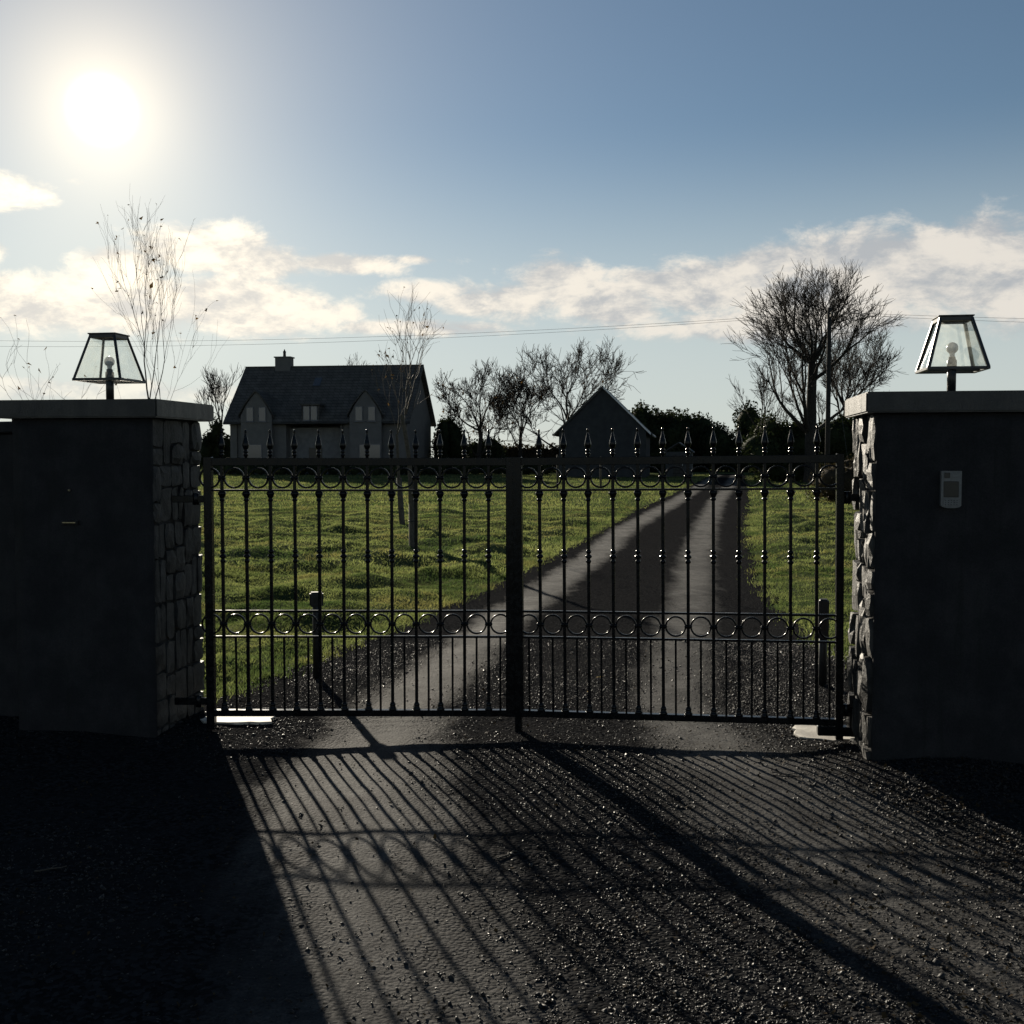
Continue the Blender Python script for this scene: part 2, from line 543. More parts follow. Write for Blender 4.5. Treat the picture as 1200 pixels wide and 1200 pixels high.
def gravel_mat():
    m, t, b, g = new_mat('damp_gravel_drive')
    p = geo_pos(t)
    at = t.nodes.new('ShaderNodeAttribute'); at.attribute_name = 'track'
    nz = g.m('ADD', g.m('MULTIPLY', g.noise(p, 3.2, 5, .65), .45), g.m('MULTIPLY', g.noise(g.v('MULTIPLY', p, (3.0, .35, 1.0)), 1.3, 5, .7), .55))
    tr = g.smooth(g.m('ADD', at.outputs['Fac'], g.m('MULTIPLY', g.m('SUBTRACT', nz, .5), 1.5)), .30, 1.0)
    vo = t.nodes.new('ShaderNodeTexVoronoi'); vo.inputs['Scale'].default_value = 60
    t.links.new(p, vo.inputs['Vector'])
    sepv = t.nodes.new('ShaderNodeSeparateColor'); t.links.new(vo.outputs['Color'], sepv.inputs[0])
    loose = g.mix(g.smooth(sepv.outputs[0], .2, 1.0), (.011, .0112, .012), (.030, .030, .0305))
    packed = g.mix(g.smooth(g.m('ADD', g.m('MULTIPLY', g.noise(p, 9, 5, .7), .5), g.m('MULTIPLY', g.noise(p, 110, 3, .7), .5)), .36, .66), (.036, .0355, .0345), (.118, .114, .107))
    col = g.mix(tr, loose, packed)
    col = g.mix(g.smooth(g.noise(p, 1.6, 6, .65), .44, .60, 0, .7), col, (.020, .020, .0205))
    t.links.new(col, b.inputs['Base Color'])
    b.inputs['Roughness'].default_value = .80
    t.links.new(g.m('MULTIPLY', tr, .04), b.inputs['Specular IOR Level'])
    hs = g.m('ADD', g.m('MULTIPLY', g.m('MULTIPLY', vo.outputs['Distance'], -1.0), g.m('SUBTRACT', 1.0, g.m('MULTIPLY', tr, .8))), g.m('ADD', g.m('MULTIPLY', g.noise(p, 8, 4, .6), .35), g.m('MULTIPLY', g.noise(p, 95, 4, .75), .30)))
    bump(g, b, hs, .85, .013)
    return m


M['ground'] = ground_mat()
M['gravel'] = gravel_mat()
M['pebble'] = noise_mat('wet_gravel_stone', (.006, .006, .0065), (.030, .0295, .029), 55, .42, 0, spec=.30, world_space=True, rough2=.75)

# ------------------------------------------------------------------ ground and drive
TY = np.array([-6, 3.3, 5.4, 7.4, 11.8, 19, 26, 40, 60, 86]); TL = np.array([-.1, -.35, -.80, -.74, 0.0, 1.47, 2.7, 5.9, 10.4, 16.1])
TR = np.array([1.9, 1.7, 1.25, 1.09, 1.9, 3.2, 4.55, 7.4, 11.9, 17.4])


def edges_at(y):
    return np.interp(y, EY, EL), np.interp(y, EY, ER)


def track_at(x, y):
    tl = np.interp(y, TY, TL); tr = np.interp(y, TY, TR)
    w = np.interp(y, [3, 5, 7, 12, 40], [.85, .62, .36, .34, .42])
    a = np.exp(-((x - tl) / w) ** 2); b = np.exp(-((x - tr) / w) ** 2)
    return np.maximum(a, b) * (.80 + .20 * sstep(3.6, 5.2, y))


ys = np.concatenate([np.linspace(-400, -8, 14), np.arange(-6, 7, .4), np.arange(7, 34, .14), np.arange(34, 52, .6), np.arange(52, 110, 2.5), np.geomspace(112, 3000, 26)])
xh = np.concatenate([np.arange(0, 13, .14), np.geomspace(13.2, 2500, 42)])
xs = np.concatenate([-xh[:0:-1], xh])
X, Y = np.meshgrid(xs, ys)
Z = H(X, Y)
nx = len(xs)
ii, jj = np.meshgrid(np.arange(len(ys) - 1), np.arange(nx - 1), indexing='ij')
q = np.stack([ii * nx + jj, ii * nx + jj + 1, (ii + 1) * nx + jj + 1, (ii + 1) * nx + jj], -1).reshape(-1, 4)
ground = structure(obj('lawn_ground', mesh_np('lawn_ground', np.stack([X, Y, Z], -1).reshape(-1, 3), q, True), M['ground']))

gy = np.concatenate([np.arange(-6, 12, .12), np.arange(12, 34, .4), np.arange(34, 86.1, 1.0)])
NC = 64
l, r = edges_at(gy)
wob = .06 * np.sin(gy * 5.1) + .05 * np.sin(gy * 2.3 + 1) + npr.normal(0, .025, len(gy))
wob2 = .06 * np.sin(gy * 4.3 + 2) + .05 * np.sin(gy * 1.9) + npr.normal(0, .025, len(gy))
l = l + wob; r = r + wob2
u = np.linspace(0, 1, NC)
GX = l[:, None] * (1 - u) + r[:, None] * u
GY = np.repeat(gy[:, None], NC, 1)
GZ = H(GX, GY) + 0.014 + 0.006 * np.sin(GX * 9) * np.sin(GY * 7)
GZ[:, 0] -= .03; GZ[:, -1] -= .03
ii, jj = np.meshgrid(np.arange(len(gy) - 1), np.arange(NC - 1), indexing='ij')
q = np.stack([ii * NC + jj, ii * NC + jj + 1, (ii + 1) * NC + jj + 1, (ii + 1) * NC + jj], -1).reshape(-1, 4)
gm = mesh_np('gravel_drive', np.stack([GX, GY, GZ], -1).reshape(-1, 3), q, True)
ta = gm.attributes.new('track', 'FLOAT', 'POINT')
ta.data.foreach_set('value', track_at(GX, GY).ravel().astype(np.float32))
drive = structure(obj('gravel_drive', gm, M['gravel']))


def gz(x, y):
    return H(x, y) + 0.014 + 0.006 * np.sin(x * 9) * np.sin(y * 7)


# forecourt path that turns off the drive towards the garage
fx = np.linspace(6, 17, 24)
FV = np.stack([np.stack([fx, np.full_like(fx, 82.0), H(fx, 82.0) + .03], -1), np.stack([fx, np.full_like(fx, 85.0), H(fx, 85.0) + .03], -1)], 0).reshape(-1, 3)
k = np.arange(23)
structure(obj('forecourt_path', mesh_np('forecourt_path', FV, np.stack([k, k + 1, k + 25, k + 24], -1)), M['gravel']))


def scatter_stones(n):
    y = 3.0 + 7.0 * npr.random(n * 3) ** 1.15
    x = npr.uniform(-1, 1, n * 3) * (.62 * y + .2)
    el_, er_ = edges_at(y)
    t = track_at(x, y)
    patch = .5 + .5 * np.sin(x * 1.9 + y * 1.1) * np.sin(y * 1.6 - x * .7)
    keep = (x > el_ - .1) & (x < er_ + .1) & (npr.random(n * 3) < np.clip((1.05 - 1.15 * t) * (.10 + .75 * patch) + .35 * sstep(.6, 2.2, x) - .5 * sstep(-.6, -1.4, x) * sstep(7, 6, y), .015, 1))
    x, y = x[keep][:n], y[keep][:n]
    n = len(x)
    s = npr.lognormal(math.log(.0038), .45, n).clip(.002, .014)
    base = np.array([[1, 0, 0], [0, 1, 0], [-1, 0, 0], [0, -1, 0], [0, 0, 1], [0, 0, -1]], float)
    tri = np.array([[0, 1, 4], [1, 2, 4], [2, 3, 4], [3, 0, 4], [1, 0, 5], [2, 1, 5], [3, 2, 5], [0, 3, 5]])
    V = base[None] * npr.uniform(.65, 1.35, (n, 6, 1)) + npr.normal(0, .16, (n, 6, 3))
    V *= np.stack([np.ones(n), npr.uniform(.6, 1.1, n), npr.uniform(.4, .8, n)], -1)[:, None, :]
    tilt = npr.normal(0, .35, (n, 2))
    a = npr.uniform(0, 6.283, n)
    V[:, :, 2] += V[:, :, 0] * tilt[:, :1] + V[:, :, 1] * tilt[:, 1:]
    ca, sa = np.cos(a)[:, None], np.sin(a)[:, None]
    vx = V[:, :, 0] * ca - V[:, :, 1] * sa
    vy = V[:, :, 0] * sa + V[:, :, 1] * ca
    P = np.stack([vx * s[:, None] + x[:, None], vy * s[:, None] + y[:, None], V[:, :, 2] * s[:, None] + (gz(x, y) + s * .25)[:, None]], -1)
    T = tri[None] + (np.arange(n) * 6)[:, None, None]
    return mesh_np('loose_gravel', P.reshape(-1, 3), T.reshape(-1, 3))


tag(obj('loose_gravel', scatter_stones(100000), M['pebble']), 'loose dark gravel stones strewn over the drive and entrance', 'gravel', kind='stuff')


def scatter_litter(n):
    y = npr.uniform(3.1, 9.5, n * 6)
    x = npr.uniform(-1, 1, n * 6) * (.6 * y)
    w = .12 + .88 * sstep(.5, 2.0, x) * sstep(7.5, 6, y) + .5 * sstep(7.2, 8, y) * sstep(2.2, 2.7, x)
    el_, er_ = edges_at(y)
    keep = (npr.random(n * 6) < w) & (x > el_) & (x < er_ + .2)
    x, y = x[keep][:n], y[keep][:n]
    n = len(x)
    s = npr.uniform(.004, .011, n)
    a = npr.uniform(0, 6.283, n)
    ar = npr.uniform(.3, .9, n)
    base = np.array([[-1, 0, 0], [0, -1, .15], [1, 0, .1], [0, 1, .15]])
    V = base[None] + npr.normal(0, .18, (n, 4, 3))
    V[:, :, 1] *= ar[:, None]
    V[:, :, 2] += V[:, :, 0] * npr.normal(0, .3, (n, 1)) + V[:, :, 1] * npr.normal(0, .4, (n, 1))
    ca, sa = np.cos(a)[:, None], np.sin(a)[:, None]
    P = np.stack([(V[:, :, 0] * ca - V[:, :, 1] * sa) * s[:, None] + x[:, None], (V[:, :, 0] * sa + V[:, :, 1] * ca) * s[:, None] + y[:, None],
                  V[:, :, 2] * s[:, None] + (gz(x, y) + .008)[:, None]], -1)
    T = np.array([[0, 1, 2], [0, 2, 3]])[None] + (np.arange(n) * 4)[:, None, None]
    return mesh_np('leaf_litter', P.reshape(-1, 3), T.reshape(-1, 3))


tag(obj('leaf_litter', scatter_litter(6000), M['litter']), 'wet fallen leaf litter scattered over the gravel before the gate', 'leaf litter', kind='stuff')


def scatter_grass(n, y0, y1, size, power):
    y = y0 + (y1 - y0) * npr.random(n * 2) ** power
    x = npr.uniform(-1, 1, n * 2) * (.34 * y + 1.5) + .02 * y
    el_, er_ = edges_at(y)
    ragged = .10 * np.sin(y * 5) + npr.normal(0, .10, n * 2)
    out = (x < el_ + ragged) | (x > er_ + ragged)
    dens = .45 + .55 * (np.sin(x * 3.1 + y * 1.3) * np.sin(y * 2.7 - x * 1.1) * .5 + .5)
    keep = out & (npr.random(n * 2) < dens) & (y > 7.05)
    x, y = x[keep][:n], y[keep][:n]
    n = len(x)
    tall = (.5 + .5 * np.sin(x * 2.2 + 1.0 + y * .9) * np.sin(y * 1.7 - x * 1.3)) * .7 + .65
    h = size * npr.uniform(.5, 1.25, n) * tall
    w = size * npr.uniform(.10, .18, n)
    a = npr.uniform(0, 6.283, n)
    lean = npr.normal(0, .75, (n, 2)) * h[:, None]
    z = H(x, y) - .004
    dx, dy = np.cos(a) * w, np.sin(a) * w
    P = np.empty((n, 5, 3))
    P[:, 0] = np.stack([x - dx, y - dy, z], -1)
    P[:, 1] = np.stack([x + dx, y + dy, z], -1)
    P[:, 2] = np.stack([x + dx * .7 + lean[:, 0] * .4, y + dy * .7 + lean[:, 1] * .4, z + h * .6], -1)
    P[:, 3] = np.stack([x - dx * .7 + lean[:, 0] * .4, y - dy * .7 + lean[:, 1] * .4, z + h * .6], -1)
    P[:, 4] = np.stack([x + lean[:, 0], y + lean[:, 1], z + h], -1)
    T = np.array([[0, 1, 2], [0, 2, 3], [3, 2, 4]])[None] + (np.arange(n) * 5)[:, None, None]
    return P.reshape(-1, 3), T.reshape(-1, 3)


p1, t1 = scatter_grass(170000, 7.1, 16, .030, 1.0)
p2, t2 = scatter_grass(130000, 15, 36, .048, 1.0)
p3, t3 = scatter_grass(80000, 34, 84, .085, 1.0)
def edge_tufts(n):
    y = 7.2 + 22 * npr.random(n) ** 1.6
    cl = npr.integers(0, 260, n)
    cy = 7.2 + 24 * np.random.default_rng(9).random(260) ** 1.5
    y = cy[cl] + npr.normal(0, .07, n)
    side_ = np.where(cl % 5 < 3, 0, 1)
    l_, r_ = edges_at(y)
    x = np.where(side_ == 0, l_ + npr.normal(.02, .09, n), r_ + npr.normal(-.02, .09, n))
    h = npr.uniform(.03, .085, n); w = npr.uniform(.002, .005, n); a = npr.uniform(0, 6.283, n)
    lean = npr.normal(0, .5, (n, 2)) * h[:, None]
    z = H(x, y)
    dx, dy = np.cos(a) * w, np.sin(a) * w
    P = np.stack([np.stack([x - dx, y - dy, z], -1), np.stack([x + dx, y + dy, z], -1), np.stack([x + lean[:, 0], y + lean[:, 1], z + h], -1)], 1)
    return P.reshape(-1, 3), np.arange(n * 3).reshape(n, 3)


p4, t4 = edge_tufts(9000)
p3 = np.concatenate([p3, p4]); t3 = np.concatenate([t3, t4 + len(p3) - len(p4)])
V = np.concatenate([p1, p2, p3]); T = np.concatenate([t1, t2 + len(p1), t3 + len(p1) + len(p2)])
tag(obj('lawn_grass', mesh_np('lawn_grass', V, T), M['grass']), 'short sunlit green grass of the lawns beside the drive', 'grass', kind='stuff')

# ------------------------------------------------------------------ stone pillars
ANG = R(-9.0)                      # the entrance stands turned 9 degrees to the camera


def stone_variant(seed):
    q = random.Random(seed)
    n = 4
    vs, fs = [], []
    ox = [[q.uniform(-.06, .06) for _ in range(n)] for _ in range(n)]
    for j in range(n):
        for i in range(n):
            fx, fz = i / (n - 1) - .5, j / (n - 1) - .5
            edge = i in (0, n - 1) or j in (0, n - 1)
            corner = i in (0, n - 1) and j in (0, n - 1)
            pull = q.uniform(.78, 1.0) if corner else (.97 if edge else 1.0)
            x = fx * pull * q.uniform(.93, 1.04); z = fz * pull * q.uniform(.93, 1.04)
            d = q.uniform(.45, .85) if edge else q.uniform(.70, 1.0)
            vs.append((x, -d, z))
    b0 = len(vs)
    per = [(i, 0) for i in range(n)] + [(n - 1, j) for j in range(1, n)] + [(i, n - 1) for i in range(n - 2, -1, -1)] + [(0, j) for j in range(n - 2, 0, -1)]
    for (i, j) in per:
        x, _, z = vs[j * n + i]
        vs.append((x * 1.04, .5, z * 1.04))
    for j in range(n - 1):
        for i in range(n - 1):
            a = j * n + i
            if q.random() < .5:
                fs += [(a, a + 1, a + n + 1), (a, a + n + 1, a + n)]
            else:
                fs += [(a, a + 1, a + n), (a + 1, a + n + 1, a + n)]
    P = len(per)
    for k in range(P):
        i, j = per[k]; i2, j2 = per[(k + 1) % P]
        fs.append((j * n + i, b0 + k, b0 + (k + 1) % P, j2 * n + i2))
    return mesh_from('stone', vs, fs)


STONES = [stone_variant(100 + k) for k in range(14)]
for s_ in STONES:
    s_.materials.append(M['stone'])


def split_rect(x0, z0, w, h, q, out, mx=.30, mz=.34, mn=.075):
    if (w > mx or h > mz) or (w * h > .032 and q.random() < .85):
        if (w / mx > h / mz and w > 2 * mn) or h < 2 * mn:
            c = w * q.uniform(.34, .66)
            split_rect(x0, z0, c, h, q, out, mx, mz, mn); split_rect(x0 + c, z0, w - c, h, q, out, mx, mz, mn)
        else:
            c = h * q.uniform(.34, .66)
            split_rect(x0, z0, w, c, q, out, mx, mz, mn); split_rect(x0, z0 + c, w, h - c, q, out, mx, mz, mn)
    else:
        out.append((x0, z0, w, h))


def clad(parent, origin, rz, w, h, seed, mx=.30, mz=.34, proud=.035):
    """rubble stones over a vertical face: origin = lower left corner, rz = turn of the face"""
    q = random.Random(seed)
    cells = []
    split_rect(0, 0, w, h, q, cells, mx, mz)
    ux, uy = math.cos(rz), math.sin(rz)
    for (cx, cz, cw, ch) in cells:
        px = cx + cw / 2; pz = cz + ch / 2
        d = proud * q.uniform(.55, 1.45)
        o = obj('stone', q.choice(STONES), None, parent,
                (origin[0] + ux * px, origin[1] + uy * px, origin[2] + pz),
                (q.uniform(-.05, .05), q.uniform(-.06, .06), rz + q.uniform(-.07, .07)),
                ((cw - .006) * q.choice((1, -1)), d, (ch - .006)))


def pillar(label, cx, cy, seed, inner):
    """inner = +1: the gate lies to its right; -1: to its left"""
    hw, hd, top, ct = .445, .335, 2.02, .108
    base = -0.15
    t = thing('gate_pillar', label, 'pillar', (cx, cy, 0), ANG, 'stone pillars either side of the gate')
    obj('mortar_core', box_me('mortar_core', -hw + .02, hw - .02, -hd + .02, hd - .02, base, top - ct - .002), M['mortar'], t)
    # smooth front, a little uneven, with its shade put into the dark colour
    nx_, nz_ = 14, 26
    q = np.random.default_rng(seed)
    gx_, gz_ = np.meshgrid(np.linspace(-hw + .004, hw - .004, nx_), np.linspace(base, top - ct - .003, nz_))
    gy_ = -hd - .012 + q.normal(0, .0022, gx_.shape)
    fv = np.concatenate([np.stack([gx_, gy_, gz_], -1).reshape(-1, 3), np.stack([gx_, np.full_like(gx_, -hd + .02), gz_], -1).reshape(-1, 3)])
    i_, j_ = np.meshgrid(np.arange(nz_ - 1), np.arange(nx_ - 1), indexing='ij')
    qf = np.stack([i_ * nx_ + j_, i_ * nx_ + j_ + 1, (i_ + 1) * nx_ + j_ + 1, (i_ + 1) * nx_ + j_], -1).reshape(-1, 4)
    rim = [k for k in range(nx_)] + [(k + 1) * nx_ - 1 for k in range(1, nz_)] + [nz_ * nx_ - 1 - k for k in range(1, nx_)] + [(nz_ - 1 - k) * nx_ for k in range(1, nz_ - 1)]
    off_ = nx_ * nz_
    qr = np.array([(rim[k], off_ + rim[k], off_ + rim[(k + 1) % len(rim)], rim[(k + 1) % len(rim)]) for k in range(len(rim))])
    obj('shade_toned_front', mesh_np('shade_toned_front', fv, np.concatenate([qf, qr]), False), M['shade_toned_render'], t)
    if inner > 0:
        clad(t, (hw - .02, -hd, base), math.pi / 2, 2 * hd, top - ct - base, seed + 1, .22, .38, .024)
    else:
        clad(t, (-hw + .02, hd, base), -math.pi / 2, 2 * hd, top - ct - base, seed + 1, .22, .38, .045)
    ov = .062
    bm = bmesh.new()
    bmesh.ops.create_cube(bm, size=1)
    for v in bm.verts:
        v.co = Vector((v.co.x * 2 * (hw + ov), v.co.y * 2 * (hd + ov), top - ct / 2 + v.co.z * ct))
    bmesh.ops.bevel(bm, geom=list(bm.edges), offset=.008, segments=2, affect='EDGES')
    me = bpy.data.meshes.new('coping_slab'); bm.to_mesh(me); bm.free()
    tag(obj('coping_slab', me, M['coping'], t), 'flat pale concrete coping slab on top')
    return t


LP = (-2.500, 6.895)
RP = (2.395, 6.045)
pl = pillar('broad dark pillar in shade left of the gate with a letter slot', *LP, 40, +1)
pr = pillar('broad dark pillar right of the gate with intercom and sunlit rubble side', *RP, 77, -1)


def local(p, x, y):
    ca, sa = math.cos(ANG), math.sin(ANG)
    return (p[0] + x * ca - y * sa, p[1] + x * sa + y * ca)


def wing_wall(label, cx, cy, side, seed):
    x, y = local((cx, cy), side * .46, .06)
    rz = ANG + side * R(14)
    t = thing('wing_wall', label, 'wall', (x, y, 0), rz, 'wing walls')
    w, h = 3.2, 1.83
    x0 = 0 if side > 0 else -w
    obj('rendered_wall', box_me('rendered_wall', x0, x0 + w, -.15, .18, -.15, h, .01), M['shade_toned_render'], t)
    obj('coping_slab', box_me('coping_slab', x0, x0 + w, -.18, .21, h + .003, h + .075, .008), M['shade_toned_render'], t)


wing_wall('dark wing wall running left from the left pillar', *LP, -1, 300)
wing_wall('dark wing wall running right from the right pillar', *RP, +1, 301)

# ------------------------------------------------------------------ pillar lamps
def lamp(label, p, turn):
    t = thing('pillar_lamp', label, 'lamp', (p[0], p[1], 2.0225), ANG + turn, 'lamps on the gate pillars')
    zb, zt, hb, ht = .125, .415, .160, .086
    f = M['lamp_metal']
    obj('foot_plate', lathe('foot_plate', [(.055, 0), (.055, .008), (.03, .014), (.026, .016)], 16), f, t)
    obj('stem', lathe('stem', [(.024, .012), (.024, .13), (.02, .135)], 14), f, t)
    # base frame: four bars round the lower opening and a cross arm to the stem
    bw = .020
    for k in range(4):
        me = box_me('base_bar', -hb, hb - bw, -hb, -hb + bw, zb, zb + .016, .002)
        obj('base_bar', me, f, t, rot=(0, 0, k * math.pi / 2))
        me = box_me('top_bar', -ht, ht - .012, -ht, -ht + .012, zt - .024, zt - .002, .0015)
        obj('top_bar', me, f, t, rot=(0, 0, k * math.pi / 2))
    obj('cross_arm', box_me('cross_arm', -hb + .019, hb - .019, -.012, .012, zb + .001, zb + .012), f, t)
    for k in range(4):
        a = math.pi / 4 + k * math.pi / 2
        r0, r1 = hb * math.sqrt(2) - .012, ht * math.sqrt(2) - .009
        p0 = Vector((math.cos(a) * r0, math.sin(a) * r0, zb + .012)); p1 = Vector((math.cos(a) * r1, math.sin(a) * r1, zt - .01))
        obj('corner_post', tubes('corner_post', [([p0, p0.lerp(p1, .5), p1], [.0105, .0105, .0105], 4)]), f, t)
    obj('top_plate', box_me('top_plate', -ht - .006, ht + .006, -ht - .006, ht + .006, zt - .0015, zt + .006, .002), f, t)
    for k in range(4):
        i = .011
        vs = [(-hb + i + .01, -hb + i, zb + .018), (hb - i - .01, -hb + i, zb + .018), (ht - i, -ht + i, zt - .024), (-ht + i, -ht + i, zt - .024)]
        vs += [(a, b + .003, c) for a, b, c in vs]
        me = mesh_from('pane', vs, [(0, 1, 2, 3), (7, 6, 5, 4), (0, 4, 5, 1), (1, 5, 6, 2), (2, 6, 7, 3), (3, 7, 4, 0)])
        obj('pane', me, M['glass'], t, rot=(0, 0, k * math.pi / 2))
    h = obj('bulb_holder', lathe('bulb_holder', [(.026, .13), (.026, .185), (.020, .19), (.018, .205)], 14), f, t)
    prof = [(.013, .204), (.014, .218)] + [(.032 * math.sin(a), .252 - .032 * math.cos(a)) for a in np.linspace(.5, math.pi - .05, 9)]
    tag(obj('bulb', lathe('bulb', prof, 16), M['bulb'], h), 'round opal white bulb')


lamp('tapered black framed glass lamp on the left pillar, bare branches behind it', LP, 0)
lamp('tapered black framed glass lamp on the right pillar with round bulb', RP, 0)

# ------------------------------------------------------------------ intercom and letter slot
fx_, fy_ = local(RP, -.075, -.335 - .02)
ic = thing('intercom', 'grey intercom panel with dark screen on the right pillar', 'intercom', (fx_, fy_, 1.42), ANG)
bm = bmesh.new()
pts = [(-.050, .19), (.050, .19), (.050, .012), (.040, .004), (.018, -.001), (-.018, -.001), (-.040, .004), (-.050, .012)]
f0 = [bm.verts.new((a, -.024, b)) for a, b in pts]; f1 = [bm.verts.new((a, .012, b)) for a, b in pts]
bm.faces.new(f0); bm.faces.new(f1[::-1])
for k in range(len(pts)):
    k2 = (k + 1) % len(pts)
    bm.faces.new((f0[k], f1[k], f1[k2], f0[k2]))
bmesh.ops.recalc_face_normals(bm, faces=bm.faces)
me = bpy.data.meshes.new('faceplate'); bm.to_mesh(me); bm.free()
plate = obj('faceplate', me, M['panel_grey'], ic)
obj('camera_window', box_me('camera_window', -.036, -.008, -.028, -.0235, .154, .182, .001), M['panel_black'], ic)
obj('name_card', box_me('name_card', .002, .038, -.026, -.0235, .158, .178, .001), M['panel_grey'], ic)
obj('screen', box_me('screen', -.038, .036, -.028, -.0235, .055, .137, .002), M['panel_black'], ic)
sp = obj('speaker_panel', box_me('speaker_panel', -.038, .038, -.0265, -.0235, .010, .047, .001), M['panel_grey'], ic)
for a in range(5):
    for b in range(3):
        obj('speaker_hole', lathe('speaker_hole', [(.0025, 0), (.0025, .0015)], 6), M['panel_black'], sp, (-.028 + a * .014, -.0262, .017 + b * .011), (math.pi / 2, 0, 0))

lx, ly = local(LP, -.072, -.335 - .02)
ls = thing('letter_slot', 'narrow pale metal letter slot set in the left pillar', 'letter slot', (lx, ly, 1.25), ANG)
obj('plate', box_me('plate', -.055, .055, -.012, .03, .030, .057, .002), M['mortar'], ls)
obj('flap', box_me('flap', -.042, .042, -.018, -.011, .040, .047, .001), M['brass'], ls)
obj('lock', lathe('lock', [(.007, 0), (.007, .006), (.005, .008)], 12), M['brass'], ls, (0, -.004, .235), (math.pi / 2, 0, 0))

# ------------------------------------------------------------------ the gate
FINIAL = lathe('finial', [(.008, 0), (.010, .003), (.0085, .008), (.0135, .014), (.015, .019), (.0135, .024), (.009, .028), (.0135, .033), (.015, .038),
                          (.013, .043), (.009, .047), (.013, .054), (.019, .066), (.0205, .076), (.0175, .094), (.0115, .118), (.0065, .140), (.005, .150),
                          (.0065, .155), (.0075, .160), (.006, .166), (.002, .170)], 10)
LEAFCUP = lathe('leaf_collar', [(.009, -.062), (.014, -.058), (.017, -.052), (.016, -.047), (.011, -.043), (.016, -.034), (.022, -.022), (.0255, -.012), (.022, -.003), (.018, 0)], 8)
KNUCKLE = lathe('knuckle', [(.009, -.042), (.013, -.038), (.0165, -.031), (.0165, -.025), (.011, -.019), (.010, -.012), (.019, -.006), (.0215, 0), (.019, .006), (.010, .012),
                            (.011, .019), (.0165, .025), (.0165, .031), (.013, .038), (.009, .042)], 10)
FOOTCUP = lathe('foot_collar', [(.023, 0), (.0245, .006), (.020, .014), (.016, .022), (.0185, .030), (.0165, .038), (.011, .046), (.009, .052)], 8)
RING_T = ring_me('scroll_ring', .0640, .0530, .008)
RING_B = ring_me('scroll_ring', .0625, .0525, .008)
BALL = lathe('ring_bead', [(.002, -.013), (.009, -.010), (.0125, -.004), (.0125, .004), (.009, .010), (.002, .013)], 8)
BAR = box_me('bar', -.0092, .0092, -.0092, .0092, 0, 1.486, .0015)
SHORT = box_me('short_bar', -.006, .006, -.006, .006, 0, .446, .001)
for m_ in (FINIAL, LEAFCUP, KNUCKLE, FOOTCUP, RING_T, RING_B, BAR, SHORT, BALL):
    m_.materials.append(M['gate'])


def leaf(label, origin, rz, roll, s0, s1, bars, pitch, meet, first_short):
    t = thing('gate_leaf', label, 'gate', origin, rz, 'leaves of the double gate')
    t.rotation_euler = (0, roll, rz)
    G_ = M['gate']
    obj('top_rail', box_me('top_rail', s0, s1, -.021, .021, 1.631, 1.677, .002), G_, t)
    obj('bottom_rail', box_me('bottom_rail', s0, s1, -.021, .021, .110, .148, .002), G_, t)
    for z in (1.482, .750, .594):
        obj('thin_rail', box_me('thin_rail', s0, s1, -.0105, .0105, z - .0065, z + .0065, .001), G_, t)
    # stiles at both ends
    w = .054
    if meet == 'right':
        obj('meeting_stile', box_me('meeting_stile', s1 - w, s1, -.027, .027, .108, 1.682, .002), G_, t)
        obj('hinge_stile', box_me('hinge_stile', s0, s0 + .048, -.027, .027, .030, 1.682, .002), G_, t)
    else:
        obj('meeting_stile', box_me('meeting_stile', s0, s0 + w, -.027, .027, .108, 1.682, .002), G_, t)
        obj('hinge_stile', box_me('hinge_stile', s1 - .042, s1, -.027, .027, .030, 1.682, .002), G_, t)
    for i, s in enumerate(bars):
        b = obj('bar', BAR, None, t, (s, 0, .147))
        obj('finial', FINIAL, None, b, (0, 0, 1.677 - .147), (0, 0, rng.uniform(0, 3)))
        obj('leaf_collar', LEAFCUP, None, b, (0, 0, 1.475 - .147), (0, 0, rng.uniform(0, 3)))
        obj('knuckle', KNUCKLE, None, b, (0, 0, 1.084 - .147), (0, 0, rng.uniform(0, 3)))
        obj('foot_collar', FOOTCUP, None, b, (0, 0, .001), (0, 0, rng.uniform(0, 3)))
    return t


def fill(t, bars, pitch, centres, shorts):
    up = box_me('bar_head', -.0086, .0086, -.0086, .0086, 1.4865 - .147, 1.632 - .147, .001)
    up.materials.append(M['gate'])
    for b in [c for c in t.children if c.name.split('.')[0] == 'bar']:
        obj('bar_head', up, None, b)
        for z in (1.5565, .672):
            for sgn in (-1, 1):
                obj('ring_bead', BALL, None, b, (sgn * .0115, -.004, z - .147), (math.pi / 2, 0, 0))
    for c in centres:
        obj('scroll_ring', RING_T, None, t, (c, 0, 1.5565))
        obj('scroll_ring', RING_B, None, t, (c, 0, .672))
    for c in shorts:
        obj('short_bar', SHORT, None, t, (c, 0, .147))


pitch = .14595
lb = [-1.747 + pitch * i for i in range(12)]
gl = leaf('left leaf of the black iron gate, lawn and house behind it', (0, 6.65, 0), 0, 0, -1.852, .017, lb, pitch, 'right', 0)
cs = [b - pitch / 2 for b in lb] + [lb[-1] + pitch / 2 - .002]
fill(gl, lb, pitch, cs, cs)
pitch2 = .1467
rb = [.1815 + pitch2 * i for i in range(12)]
RZ2 = -math.atan2(.33, 1.965)
gr = leaf('right leaf of the black iron gate, gravel drive behind it', (0, 6.65, 0), RZ2, -.0102, .022, 1.944, rb, pitch2, 'left', 0)
cs2 = [rb[0] - pitch2 / 2 + .002] + [b + pitch2 / 2 for b in rb]
fill(gr, rb, pitch2, cs2, cs2)
